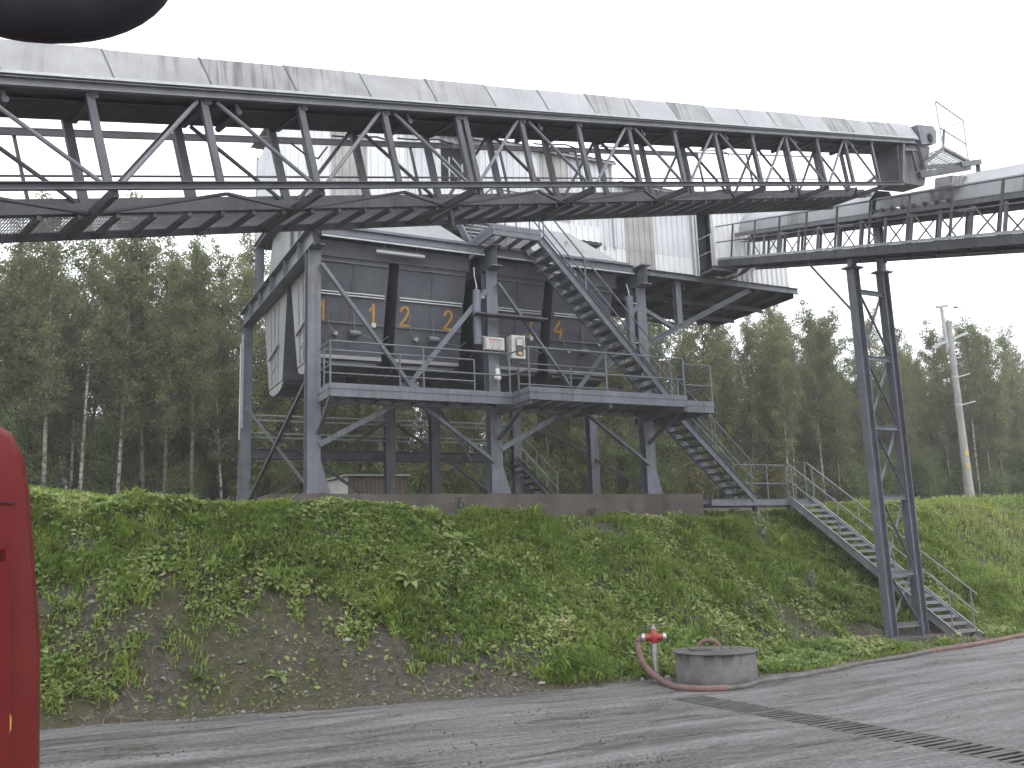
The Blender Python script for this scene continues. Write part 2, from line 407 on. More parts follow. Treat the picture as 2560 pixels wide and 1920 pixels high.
EX = [-80, -20, -5, 0.2, 3.6, 8.25, 10.4, 11.4, 12.2, 13.0, 16.0, 19.4, 21.6, 30, 50, 120]
EY = [30, 20.5, 17.6, 16.45, 15.55, 14.85, 14.9, 14.3, 13.95, 13.85, 14.55, 15.35, 15.65, 17.0, 20.5, 33]
CX = [-80, -5, 1, 4, 16, 18, 21, 24, 30, 50, 120]
CY = [36, 20.8, 19.6, 19.2, 19.6, 20.8, 21.0, 20.6, 22.0, 25.5, 38]
def edge_y(x): return np.interp(x, EX, EY)
def crest_y(x): return np.interp(x, CX, CY)
def foot_y(x):   # where the slope proper begins (a flat grassy apron lies before it right of the well)
    return np.interp(x, [-80, 8, 11, 13, 17, 20, 23, 120], edge_y(np.array([-80, 8, 11, 13, 17, 20, 23, 120.])) + np.array([.1, .15, .55, 1.35, 1.5, .8, .3, .2]))
def plateau(x, y):
    z = np.interp(x, [-80, 3.5, 6, 10, 16, 20, 25], [3.42, 3.4, 3.3, 3.06, 2.98, 3.1, 3.38]) + (.078 + np.interp(x, [3, 10, 17, 25], [0, .018, .022, 0])) * np.clip(y - 20.5, 0, 26) + .30 * np.clip(y - 56, 0, 24)
    z = z + .62 * np.exp(-(((x + 1.2) / 2.9) ** 2 + ((y - 27.0) / 3.0) ** 2))
    return z
def ground_z(x, y, detail=True):
    x = np.asarray(x, float); y = np.asarray(y, float)
    e = edge_y(x); ft = foot_y(x); c = crest_y(x)
    t = np.clip((y - ft) / (c - ft), 0, 1)
    s = .55 * t + .45 * t * t * (3 - 2 * t)
    s = np.where(t >= 1, 1.0, s)
    z = plateau(x, np.maximum(y, c)) * s
    z = z + .05 * np.clip((y - e) / np.maximum(ft - e, .05), 0, 1)
    z = np.where(y < e, -.04 + .0 * z, z)
    if detail:
        k = np.clip((y - e) / .7, 0, 1)
        kk = np.where(y > c + 1.5, .35, 1.0)
        z = z + k * kk * ((fbm(x * .9, y * .9, 3) - .47) * .6 + (fbm(x * 3.4, y * 3.4, 9, 3) - .44) * .24 + (fbm(x * 11, y * 11, 15, 2) - .37) * .07)
    return z

# ------------------------------------------------------------------ ground, road
def grid_mesh(name, X, Y, Z, mat, skip=None):
    ny, nx = X.shape
    me = bpy.data.meshes.new(name)
    v = np.stack([X, Y, Z], -1).reshape(-1, 3)
    i = np.arange(ny * nx).reshape(ny, nx)
    q = np.stack([i[:-1, :-1], i[:-1, 1:], i[1:, 1:], i[1:, :-1]], -1).reshape(-1, 4)
    if skip is not None: q = q[~skip.reshape(-1)]
    me.vertices.add(len(v)); me.vertices.foreach_set('co', v.astype(np.float32).ravel())
    me.loops.add(len(q) * 4); me.loops.foreach_set('vertex_index', q.astype(np.int32).ravel())
    me.polygons.add(len(q)); me.polygons.foreach_set('loop_start', np.arange(0, len(q) * 4, 4, dtype=np.int32))
    me.polygons.foreach_set('use_smooth', np.ones(len(q), dtype=bool))
    me.update(calc_edges=True); me.materials.append(mat)
    o = bpy.data.objects.new(name, me); COL.objects.link(o); return o

xs = np.unique(np.concatenate([np.linspace(-110, -8, 30), np.arange(-3, 24, .075), np.arange(-8, -3, .16), np.arange(24, 34, .14), np.linspace(34, 60, 60), np.linspace(60, 140, 30)]))
ss = np.unique(np.concatenate([np.array([-.35, -.15]), np.arange(0, 7.0, .075), np.linspace(7.5, 40, 60), np.linspace(40, 140, 16)]))
X, S = np.meshgrid(xs, ss); Y = edge_y(X) + S
bank = grid_mesh('embankment', X, Y, ground_z(X, Y), M['soil'])
bank['kind'] = 'structure'
# road: flat yard with shallow wheel ruts, left open where the drain channel runs
DX0, DX1, DY0, DY1 = 9.02, 9.68, 2.4, 12.7
xr = np.unique(np.concatenate([np.linspace(-110, -4, 24), np.arange(-4, 24, .16), np.linspace(24, 140, 40), [DX0, DX1]]))
yr = np.unique(np.concatenate([np.linspace(-60, 3, 30), np.arange(3, 17.2, .12), [DY0, DY1], np.linspace(17.2, 32, 8)]))
X, Y = np.meshgrid(xr, yr)
near = (X > -4) & (X < 24) & (Y > 3)
rut = (fbm(X * .25, Y * 1.9, 21, 4) - .47) * .06 + (fbm(X * 1.6, Y * 4.5, 25, 3) - .44) * .03
keep = np.clip(np.minimum(np.abs(X - DX0), np.abs(X - DX1)) / .3, 0, 1)
keep = np.where((Y < DY1 + .3), keep, 1)
Zr = np.where(near, rut * keep, 0)
xm = (xr[:-1] + xr[1:]) / 2; ym = (yr[:-1] + yr[1:]) / 2
XM, YM = np.meshgrid(xm, ym)
skip = (XM > DX0) & (XM < DX1) & (YM > DY0) & (YM < DY1)
Zr = np.where(Y > edge_y(X) + 1.2, -.3, Zr)
road = grid_mesh('road', X, Y, Zr, M['road'], skip)
road['kind'] = 'structure'

# ------------------------------------------------------------------ concrete foundation
mb = MB()
FY0, FY1, FZ = 20.14, 20.86, 3.8
pr = [(4.30, FY0), (15.8, FY0), (15.8, FY1), (4.30, FY1)]
vs = [(x, y, 2.6) for x, y in pr] + [(4.30, FY0, FZ - .03), (4.42, FY0, FZ), (15.8, FY0, FZ), (15.8, FY1, FZ), (4.42, FY1, FZ), (4.30, FY1, FZ - .03)]
mb.add(vs, [(3, 2, 1, 0), (0, 1, 6, 5, 4), (1, 2, 7, 6), (2, 3, 9, 8, 7), (3, 0, 4, 9), (4, 5, 8, 9), (5, 6, 7, 8)])
found = mb.build('foundation_wall', M['foundation'], origin=(10, 20.5, 3.0))
tag(found, 'long brown concrete foundation wall on the crest of the grassy bank', 'foundation')
p = MB()
for x in (5.41, 9.9, 14.4): p.box((x - .27, 20.34, FZ), (x + .27, 20.78, FZ + .03))
p.build('base_plate', M['steel_dark'], found, origin=(10, 20.5, 3.0))

# ------------------------------------------------------------------ steel frame of the loading bunker
CXS = (5.41, 9.90, 14.40); YF, YB = 20.55, 28.2
frame = thing('bunker_frame', 'grey steel frame of columns, beams and braces carrying the loading bins', 'steel frame', (9.9, 24.4, 3.8))
for x in CXS:
    MB().ibeam((x, YF, FZ + .03), (x, YF, 9.42), .3, .3, .022, .014, up=(0, 1, 0)).build('column', M['steel'], frame)
    MB().ibeam((x, YB, 3.2), (x, YB, 9.42), .3, .3, .022, .014, up=(0, 1, 0)).build('column', M['steel'], frame)
    top = MB().ibeam((x, 20.06, 9.715), (x, 28.7, 9.715), .55, .3, .026, .014).build('top_beam', M['steel'], frame)
    for y in (21.5, 23.0, 24.5, 26.0, 27.3):
        MB().box((x - .13, y - .008, 9.47), (x - .012, y + .008, 9.96)).build('stiffener', M['steel'], top); MB().box((x + .012, y - .008, 9.47), (x + .13, y + .008, 9.96)).build('stiffener', M['steel'], top)
    # tie between column and beam, gusset at the foot
    g = MB(); g.add([(x + .15, YF - .01, 3.83), (x + .42, YF - .01, 3.83), (x + .15, YF - .01, 4.75), (x + .15, YF + .01, 3.83), (x + .42, YF + .01, 3.83), (x + .15, YF + .01, 4.75)], [(0, 1, 2), (5, 4, 3), (0, 3, 4, 1), (1, 4, 5, 2), (2, 5, 3, 0)])
    g.build('foot_gusset', M['steel'], frame)
# row of inner columns carrying the building
for x, y in ((5.41, 26.5), (14.4, 23.3), (9.9, 23.3)):
    MB().ibeam((x, y, 10.0), (x, y, 11.45 if x < 10 else 10.9), .22, .22, .016, .012, up=(0, 1, 0)).build('stub_column', M['steel'], frame)
MB().ibeam((14.4, 23.3, 3.3), (14.4, 23.3, 9.44), .26, .26, .02, .012, up=(0, 1, 0)).build('column', M['steel'], frame)
MB().ibeam((9.9, 24.4, 3.3), (9.9, 24.4, 9.44), .26, .26, .02, .012, up=(0, 1, 0)).build('column', M['steel_dark'], frame)
# front edge beams
for a, b in ((5.57, 9.74), (10.06, 14.24)):
    MB().chan((a, 20.47, 9.93), (b, 20.47, 9.93), .2, .09, .014, sgn=1).build('edge_beam', M['steel'], frame)
    MB().bar((a, 20.42, 9.80), (b, 20.42, 9.80), .06, .04).build('cable_conduit', M['galv'], frame)
# diamond braces in the two front bays and in the side bays
def brace(p0, p1, w=.12, mat='steel'):
    return MB().angle(p0, p1, w, .012).build('brace', M[mat], frame)
for x0, x1 in ((5.41, 9.90), (9.90, 14.40)):
    xm = (x0 + x1) / 2
    brace((x0 + .10, 20.36, 9.05), (xm + .12, 20.36, 6.12)); brace((x1 - .10, 20.38, 8.85), (xm - .12, 20.38, 6.12))
    brace((xm - .1, 20.36, 5.95), (x0 + .14, 20.36, 4.85)); brace((xm + .1, 20.38, 5.95), (x1 - .14, 20.38, 4.55))
    MB().box((xm - .22, 20.37, 5.92), (xm + .22, 20.39, 6.42)).build('gusset_plate', M['steel'], frame)
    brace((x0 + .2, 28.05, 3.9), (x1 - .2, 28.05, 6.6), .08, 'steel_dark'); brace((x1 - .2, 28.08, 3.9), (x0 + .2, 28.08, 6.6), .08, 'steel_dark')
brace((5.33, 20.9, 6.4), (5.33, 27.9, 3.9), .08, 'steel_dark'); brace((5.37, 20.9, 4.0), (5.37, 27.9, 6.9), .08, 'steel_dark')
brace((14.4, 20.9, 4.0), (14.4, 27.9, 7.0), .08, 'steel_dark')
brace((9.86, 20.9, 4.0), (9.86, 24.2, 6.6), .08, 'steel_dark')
# back rail and crash beam seen under the bins
MB().ibeam((5.57, 28.2, 5.62), (13.9, 28.2, 5.62), .3, .26, .02, .012).build('crash_beam', M['steel_dark'], frame)
for z in (6.78, 6.62, 6.25, 6.12):
    MB().tube((5.57, 28.12 + (z * 7 % 1) * .2, z), (14.2, 28.12 + (z * 7 % 1) * .2, z), .025, n=6).build('back_rail', M['galv'], frame)
MB().box((5.24, 28.0, 6.35), (5.30, 28.08, 9.2)).build('cable_tray', M['galv'], frame)
# pipes on the near and far faces of the left columns
MB().tube((5.22, 28.05, 6.0), (5.22, 28.05, 8.9), .03, n=6).build('down_pipe', M['galv'], frame)

# ------------------------------------------------------------------ storage bins
def ribbon(mb, pts, wd, face):
    """flat painted stroke: pts in (x, z), laid 4 mm proud of the leaning front plate"""
    P = [np.array([a, b]) for a, b in pts]; n = len(P); L = []; Rr = []
    for i in range(n):
        d = unit(P[min(i + 1, n - 1)] - P[max(i - 1, 0)]); q = np.array([-d[1], d[0]]) * wd / 2
        L.append(P[i] + q); Rr.append(P[i] - q)
    vs = [(a[0], face(a[1]), a[1]) for a in L] + [(a[0], face(a[1]), a[1]) for a in Rr]
    mb.add(vs, [(i, n + i, n + i + 1, i + 1) for i in range(n - 1)])

GLYPH = {'1': [[(0, .62), (.1, .74), (.22, 1.0)], [(.22, 1.02), (.24, .5), (.27, 0)]],
         '2': [[(.02, .72), (.08, .9), (.22, 1.0), (.38, .96), (.46, .8), (.43, .62), (.3, .4), (.1, .12), (.0, .0)], [(0, .01), (.25, .03), (.56, .05)]],
         '3': [[(.05, .88), (.2, 1.0), (.4, .97), (.5, .82), (.42, .64), (.24, .55)], [(.24, .55), (.44, .5), (.54, .32), (.48, .12), (.32, .0), (.14, .03), (.03, .14)]],
         '4': [[(.36, 1.02), (.2, .72), (.03, .48)], [(.03, .47), (.28, .44), (.52, .43)], [(.5, .62), (.47, .3), (.44, -.05)]]}

def storage_bin(x0, x1, y0, y1, num, front, label):
    root = thing('storage_bin', label, 'bin', ((x0 + x1) / 2, (y0 + y1) / 2, 9.0), 'storage bins hanging in the bunker frame')
    zt, zm, zb = 9.86, 9.45, 7.14
    tx, ty = .03, .60
    T = [(x0, y0), (x1, y0), (x1, y1), (x0, y1)]
    B = [(x0 + tx, y0 + ty), (x1 - tx, y0 + ty), (x1 - tx, y1 - ty), (x0 + tx, y1 - ty)]
    lean = lambda z: y0 + ty * max(0, (zm - z) / (zm - zb)) if z < zm else y0
    def ring(k, z):  # k 0..1 from top to bottom
        return [(T[i][0] + (B[i][0] - T[i][0]) * k, T[i][1] + (B[i][1] - T[i][1]) * k, z) for i in range(4)]
    body = MB(); vs = ring(0, zt) + ring(0, zm) + ring(1, zb)
    fs = []
    for lv in (0, 4):
        fs += [(lv, lv + 4, lv + 5, lv + 1), (lv + 2, lv + 6, lv + 7, lv + 3)]
    fs += [(0, 1, 2, 3), (1, 5, 6, 2), (5, 9, 10, 6)]   # lid and right side; the left side is its own plate
    bo = body.add(vs, fs).build('bin_shell', M['bin'], root)
    MB().add([vs[i] for i in (0, 3, 4, 7, 8, 11)], [(1, 3, 2, 0), (3, 5, 4, 2)]).build('side_plate', M['bin_side' if num == '1' else 'bin'], root)  # inner bins take the dark colour to paint shade into the gaps
    # curved clamshell gate below
    g = MB(); yc = (y0 + y1) / 2; hw = (y1 - y0) / 2 - ty; n = 9; arc = []
    for k in range(n + 1):
        a = math.pi * (k / n); arc.append((yc - hw * math.cos(a) * 1.02, zb - .02 - .24 * math.sin(a)))
    xa, xb = x0 + tx + .03, x1 - tx - .03
    vs = [(xa, y, z) for y, z in arc] + [(xb, y, z) for y, z in arc]
    g.add(vs, [(i, i + 1, i + n + 2, i + n + 1) for i in range(n)] + [tuple(range(n + 1, 2 * n + 2))])
    g.build('clamshell_gate', M['bin'], root)
    MB().add([(xa - .015, y, z) for y, z in arc] + [(xa - .003, y, z) for y, z in arc], [tuple(range(n, -1, -1)), tuple(range(n + 1, 2 * n + 2))] + [(i, i + 1, i + n + 2, i + n + 1) for i in range(n)]).build('gate_side', M['bin_side' if num == '1' else 'bin'], root)
    if num == '1':
        for yy_ in (-.32, .02, .36):
            MB().bar((x0 - .012, yc + yy_ * 1.5, 9.4), (x0 + tx - .02, yc + yy_, 7.2), .03, .05).build('side_rib', M['bin_side'], root)
        MB().bar((x0 - .03, yc + .62, 7.95), (x0 - .03, yc - .5, 8.15), .06, .07).build('gate_lever', M['bin_side'], root)
    # bolts along the gate's rim on the left side and pull bar
    bl = MB()
    for k in range(1, n):
        y, z = arc[k]; bl.tube((xa - .02, y, z - .01), (xa - .02, y + .02, z - .05), .014, n=5)
    bl.build('gate_bolts', M['steel_dark'], root)
    MB().bar((x0 + tx * .75, yc + .45, 7.55), (x0 + tx * .75, yc - .35, 7.72), .05, .05).build('pull_bar', M['bin_side'], root)
    cb = MB()
    for dy in (.1, .28): cb.sweep([(x0 + .02, yc + dy, 9.2), (x0 + .07, yc + dy + .12, 8.6), (x0 + .1, yc + dy - .03, 8.0), (x0 + .13, yc + dy, 7.6)], .014, 5)
    cb.build('side_hose', M['cable'], root)
    if front:
        for z, w, mt in ((9.36, .05, 'bin'), (7.97, .05, 'bin')):
            k = max(0, (zm - z) / (zm - zb)); xl = x0 + tx * k + .01; xr_ = x1 - tx * k - .01
            MB().bar((xl, lean(z) - .018, z), (xr_, lean(z) - .018, z), .04, w).build('rib', M[mt], root)
        for dz in (0, -.06):
            z = 8.66 + dz; k = (zm - z) / (zm - zb)
            MB().bar((x0 + tx * k + .06, lean(z) - .03, z), (x1 - tx * k - .06, lean(z) - .03, z), .045, .03).build('guide_bar', M['galv'], root)
        xm = (x0 + x1) / 2
        MB().prof((xm, lean(9.4) - .012, 9.4), (xm, lean(7.3) - .012, 7.3), [(-.012, -.014), (.012, -.014), (.012, .014), (-.012, .014)], (0, 1, 0)).build('seam_rib', M['bin'], root)
        MB().bar((x0 + tx + .02, y0 + ty - .04, zb + .02), (x1 - tx - .02, y0 + ty - .04, zb + .02), .08, .09).build('gate_lip', M['bin_side'], root)
        MB().bar((x0 + tx + .1, y0 + ty - .02, zb - .12), (x1 - tx - .14, y0 + ty - .02, zb - .12), .06, .05).build('gate_lip', M['bin'], root)
        # vibrator motor, sensor, junction box and their cables
        zv = 7.72; yv = lean(zv)
        vb = MB().tube((xm - .02, yv - .12, zv), (xm + .22, yv - .12, zv), .075, n=12); vb.tube((xm + .22, yv - .12, zv), (xm + .25, yv - .12, zv), .055, n=12); vb.box((xm + .02, yv - .06, zv - .09), (xm + .18, yv + .01, zv + .07))
        vb.build('vibrator_motor', M['steel'], root, smooth=True)
        MB().tube((xm - .34, yv + .01, zv - .02), (xm - .34, yv - .09, zv - .02), .055, n=12).build('level_sensor', M['bin_side'], root, smooth=True)
        MB().box((x1 - tx - .33, lean(7.93) - .09, 7.9), (x1 - tx - .22, lean(7.93) - .02, 8.01)).build('junction_box', M['boxw'], root)
        MB().sweep([(xm - .34, yv - .09, zv), (xm - .5, yv - .13, zv + .12), (xm - .55, lean(8.1) - .04, 8.1), (xm - .5, lean(8.3) - .03, 8.3)], .008, 5).build('sensor_cable', M['cable_l'], root)
        MB().sweep([(xm + .12, yv - .12, zv + .06), (xm + .1, lean(8.0) - .06, 7.98), (xm + .06, lean(8.3) - .03, 8.35)], .008, 5).build('sensor_cable', M['cable_l'], root)
        MB().sweep([(xm + .25, yv - .12, zv), (xm + .5, yv - .1, zv - .07), (xm + .8, yv - .14, zv - .14), (x1 + .05, yv - .2, zv - .02)], .008, 5).build('sensor_cable', M['cable_l'], root)
        # painted numbers, one near each end
        for cx in ((x0 + .12,) if num != '3' else ()) + (x1 - .52 if num != '1' else x1 - .42,):
            d = MB()
            for st in GLYPH[num]:
                ribbon(d, [(cx + a * .46, 8.0 + b * .47) for a, b in st], .058, lambda z: lean(z) - .006)
            d.build('painted_number', M['orange'], root)
    return root

BX = ((5.60, 7.38, '1'), (7.63, 9.43, '2'), (10.12, 11.70, '3'), (11.96, 13.82, '4'))
ordn = {'1': 'leftmost', '2': 'second', '3': 'third', '4': 'rightmost'}
for x0, x1, num in BX:
    storage_bin(x0, x1, 20.88, 23.45, num, True, 'dark grey front bin painted with orange %s, %s of the front row' % ({'1': 'ones', '2': 'twos', '3': 'threes', '4': 'fours'}[num], ordn[num]))
for x0, x1, num in BX:
    storage_bin(x0, x1, 23.85, 26.65, num, False, 'plain grey bin hanging in the rear row, %s from the left end' % {'1': 'nearest', '2': 'next', '3': 'third', '4': 'farthest'}[num])

for a_, b_ in ((5.6, 9.5), (10.1, 13.9)):
    MB().box((a_, 20.84, 9.46), (b_, 20.87, 9.85)).build('header_plate', M['bin'], frame)
# sloping covers on the bins and light side skirts under the building
def bin_cover(x0, x1, label):
    a = [(x0, 20.62, 10.03), (x1, 20.62, 10.03), (x1, 23.0, 10.03), (x0, 23.0, 10.03)]
    b = [(x0 + .75, 22.15, 11.42), (x1 - 1.0, 22.15, 11.42), (x1 - 1.0, 22.95, 11.46), (x0 + .75, 22.95, 11.46)]
    rt = thing('bin_cover', label, 'bin cover', ((x0 + x1) / 2, 21.8, 10.0), 'covers over the bins')
    MB().add(a + b, [(0, 1, 5, 4), (1, 2, 6, 5), (2, 3, 7, 6), (3, 0, 4, 7), (4, 5, 6, 7), (3, 2, 1, 0)]).build('cover_plate', M['cover'], rt)
    MB().bar((x0 + .05, 20.58, 10.09), (x1 - .05, 20.58, 10.09), .05, .11).build('cover_flange', M['steel'], rt)
    e = MB()
    for fx in (.25, .62, .93):
        x = x0 + (x1 - x0) * fx; y, z = 20.9 + (.5 if fx > .5 else 0), 10.33 + (.42 if fx > .5 else 0)
        ring = [(x + .045 * math.cos(t), y - .03, z + .06 + .045 * math.sin(t)) for t in np.linspace(0, 6.28, 10)]
        e.sweep(ring, .012, 5)
    e.build('lifting_eye', M['steel'], rt)
bin_cover(5.55, 9.62, 'light grey sloping steel cover above the left pair of bins')
bin_cover(10.15, 14.25, 'light grey sloping steel cover above the right pair of bins')
sk = thing('hopper_skirt', 'pale grey steel hopper side above the left top beam', 'hopper', (5.65, 24, 10))
MB().box((5.58, 21.0, 10.0), (5.64, 23.2, 11.5)).build('skirt_plate', M['bin_side'], sk)
MB().add([(5.58, 23.2, 10.0), (5.58, 26.3, 10.0), (5.58, 25.5, 11.55), (5.58, 23.2, 11.55), (5.64, 23.2, 10.0), (5.64, 26.3, 10.0), (5.64, 25.5, 11.55), (5.64, 23.2, 11.55)],
         [(0, 3, 2, 1), (4, 5, 6, 7), (0, 1, 5, 4), (1, 2, 6, 5), (2, 3, 7, 6), (3, 0, 4, 7)]).build('skirt_plate', M['bin_side'], sk)
for y in (22.4, 23.2): MB().box((5.5, y - .05, 10.0), (5.575, y + .05, 11.5)).build('skirt_post', M['steel'], sk)

# ------------------------------------------------------------------ corrugated screening building above
def corr(mb, p0, ud, width, z0, z1, nd, pitch=.207, dep=.035):
    """trapezoidal corrugated sheet standing from z0 to z1, ribs vertical"""
    p0 = np.asarray(p0, float); ud = np.asarray(ud, float); nd = np.asarray(nd, float)
    xs_ = []; k = 0.0
    while k < width - 1e-6:
        for f, d in ((0, 0), (.42, 0), (.52, 1), (.9, 1)):
            if k + f * pitch < width: xs_.append((k + f * pitch, d))
        k += pitch
    xs_.append((width, 0))
    vs = []
    for z in (z0, z1):
        zz = z if not callable(z) else None
        for s, d in xs_:
            q = p0 + ud * s + nd * dep * d
            vs.append((q[0], q[1], zz if zz is not None else z(q[0])))
    n = len(xs_)
    mb.add(vs, [(i, i + 1, i + 1 + n, i + n) for i in range(n - 1)])

house = thing('corrugated_building', 'white and grey corrugated metal building raised on the steel frame behind the conveyor', 'building', (14, 25, 10.9))
WY = 23.0
walls = [  # x0, x1, z0, z1, material
    (5.35, 6.53, 11.6, 14.2, 'white'), (6.53, 7.53, 11.6, 14.2, 'dirty'), (7.53, 8.6, 11.6, 14.2, 'white'), (8.6, 9.69, 11.6, 14.2, 'lilac'),
    (9.69, 10.77, 11.6, 12.62, 'white'), (9.69, 10.77, 14.0, 14.2, 'dirty'), (10.77, 11.67, 11.9, 14.2, 'lilac'), (11.67, 12.87, 11.9, 14.2, 'lilac'),
    (12.87, 13.84, 11.9, 14.2, 'dirty'), (13.84, 14.7, 11.9, 14.2, 'lilac'), (14.7, 15.36, 11.52, 14.2, 'lilac'), (15.36, 15.78, 11.52, 13.55, 'lilac'),
    (14.7, 15.78, 10.97, 11.515, 'white'), (15.78, 16.86, 11.52, 13.55, 'dirty'), (15.78, 16.86, 10.97, 11.515, 'dirty'), (16.86, 18.34, 11.52, 13.55, 'lilac'), (16.86, 18.34, 10.97, 11.515, 'white'),
    (18.34, 18.52, 10.97, 13.55, 'white'), (18.52, 19.12, 13.12, 13.55, 'lilac'), (19.12, 20.2, 10.97, 13.55, 'white'), (20.2, 21.27, 10.97, 13.55, 'white'), (21.27, 22.33, 10.97, 13.55, 'white')]
for x0, x1, z0, z1, mt in walls:
    b = MB(); corr(b, (x0, WY - (.012 if mt == 'dirty' else 0), 0), (1, 0, 0), x1 - x0, z0, z1, (0, -1, 0)); b.build('wall_sheet', M[mt], house)
# lighter band that projects above the right-hand bin cover
b = MB(); corr(b, (10.2, WY - .35, 0), (1, 0, 0), 4.5, 11.47, 11.9, (0, -1, 0)); b.build('wall_sheet', M['white'], house)
MB().box((10.2, WY - .36, 11.9), (14.72, WY + .02, 11.93)).build('ledge_flashing', M['white'], house)
MB().box((10.2, WY - .34, 11.40), (14.7, WY + .02, 11.44)).build('ledge_soffit', M['steel_dark'], house)
MB().box((14.7, WY - .36, 11.44), (14.72, WY + .02, 11.9)).build('ledge_end', M['white'], house)
# sides and back
for k, (y0, y1) in enumerate(((23.0, 24.2), (24.2, 25.4), (25.4, 26.7))):
    b = MB(); b.box((5.345, y0 + .01, 11.6), (5.36, y1, 14.2)); b.build('side_panel', M['lilac' if k else 'white'], house)
b = MB(); corr(b, (22.33, 23.0, 0), (0, 1, 0), 4.45, 10.97, 13.4, (1, 0, 0)); b.build('wall_sheet', M['white'], house)
b = MB(); corr(b, (5.35, 26.9, 0), (1, 0, 0), 10.0, 11.6, 14.4, (0, 1, 0)); b.build('back_wall', M['lilac'], house)
b = MB(); corr(b, (14.7, 27.45, 0), (1, 0, 0), 7.63, 10.97, 13.4, (0, 1, 0)); b.build('back_wall', M['lilac'], house)
b = MB(); corr(b, (15.36, 23.0, 0), (0, 1, 0), 3.9, 13.5, 14.2, (1, 0, 0)); b.build('wall_sheet', M['lilac'], house)
# roofs with corrugated edge
def roof(x0, x1, y0, y1, z0, z1, mat):
    b = MB(); n = int((x1 - x0) / .1); vs = []
    for y, z in ((y0, z0), (y1, z1)):
        for i in range(n + 1): vs.append((x0 + (x1 - x0) * i / n, y, z + .022 * (i % 2)))
    b.add(vs, [(i, i + 1, i + n + 2, i + n + 1) for i in range(n)])
    b.box((x0, y0 + .05, z0 - .07), (x1, y0 + .1, z0 - .01))
    return b.build('roof_sheet', M[mat], house)
roof(5.2, 15.5, 22.75, 27.1, 14.23, 14.75, 'dirty')
roof(15.5, 22.75, 22.7, 27.7, 13.6, 13.25, 'dirty')
# floor, joists and edge beams
MB().box((14.3, 23.02, 10.84), (22.55, 27.5, 10.93)).build('floor_plate', M['steel2'], house)
MB().box((5.45, 23.3, 11.42), (14.3, 26.6, 11.52)).build('floor_plate', M['steel2'], house)
MB().chan((14.0, 22.96, 10.83), (22.62, 22.96, 10.83), .2, .09, .012, sgn=1).build('floor_edge_beam', M['steel'], house)
MB().chan((22.52, 23.05, 10.72), (22.52, 27.5, 10.72), .2, .08, .012, sgn=-1).build('floor_edge_beam', M['steel2'], house)
MB().ibeam((5.36, 22.9, 11.5), (5.36, 26.9, 11.5), .2, .12).build('floor_edge_beam', M['steel2'], house)
for x in (15.4, 16.5, 17.6, 18.7, 19.8, 20.9, 21.8): MB().ibeam((x, 23.1, 10.74), (x, 27.4, 10.74), .18, .1).build('floor_joist', M['steel2'], house)
for y in (24.5, 26.0): MB().ibeam((14.5, y, 10.56), (22.4, y, 10.56), .16, .1).build('floor_girder', M['steel2'], house)
# doorway leaf openings (dark sheets painting the inner shade), frames, corner pipes
MB().box((18.52, 23.25, 10.97), (19.12, 23.3, 13.12)).build('doorway_shade', M['dark'], house)
MB().box((9.69, 23.25, 12.62), (10.77, 23.3, 14.0)).build('doorway_shade', M['dark'], house)
fr = MB(); fr.box((18.49, 22.93, 10.97), (18.54, 23.02, 13.14)); fr.box((19.1, 22.93, 10.97), (19.15, 23.02, 13.14)); fr.box((18.54, 22.93, 13.1), (19.1, 23.02, 13.14)); fr.build('door_frame', M['galv'], house)
for x, r in ((18.33, .05), (18.45, .035)): MB().tube((x, 22.88, 10.9), (x, 22.88, 13.5), r, n=8).build('down_pipe', M['galv'], house)
for y0, y1 in ((22.95, 23.0),):
    MB().box((15.33, y0 - .06, 11.5), (15.39, y1, 14.2)).build('corner_flashing', M['lilac'], house)
# raking struts below the overhang
MB().ibeam((14.55, 23.3, 7.66), (20.6, 23.05, 10.72), .16, .16).build('raking_strut', M['steel'], house)
MB().ibeam((17.75, 23.2, 9.34), (17.75, 23.2, 10.72), .2, .2, up=(0, 1, 0)).build('hanger_post', M['steel'], house)
MB().bar((17.6, 23.22, 9.2), (14.55, 23.22, 10.6), .12, .12).build('raking_strut', M['steel'], house)
MB().bar((17.75, 23.35, 9.4), (16.8, 26.9, 10.65), .1, .1).build('raking_strut', M['steel_dark'], house)
MB().bar((18.1, 23.3, 10.6), (19.6, 25.6, 10.5), .1, .1).build('raking_strut', M['steel_dark'], house)
MB().bar((14.5, 27.0, 8.2), (19.0, 27.0, 10.6), .12, .12).build('raking_strut', M['steel_dark'], house)
# wire cage ladderway and small rails seen in the upper opening
lr = MB()
for (a, b2) in (((9.9, 22.9, 12.6), (9.9, 22.9, 13.5)), ((10.3, 22.9, 12.6), (10.3, 22.9, 13.35)), ((9.7, 22.9, 13.3), (10.3, 22.9, 12.8)), ((10.0, 22.9, 13.5), (10.75, 22.9, 12.7))):
    lr.tube(a, b2, .022, n=6)
lr.build('door_rail', M['galv'], house)

# ------------------------------------------------------------------ first conveyor gallery (runs across the top of the picture)
class Fr:
    def __init__(self, o, d, flip=1):
        self.o = np.asarray(o, float); self.d = unit(d)
        h = np.array([self.d[0], self.d[1], 0]); h = unit(h)
        self.p = np.array([-h[1], h[0], 0]) * flip
        n = np.cross(self.d, self.p); self.n = n if n[2] > 0 else -n
    def __call__(self, t, w, h): return self.o + self.d * t + self.p * w + self.n * h

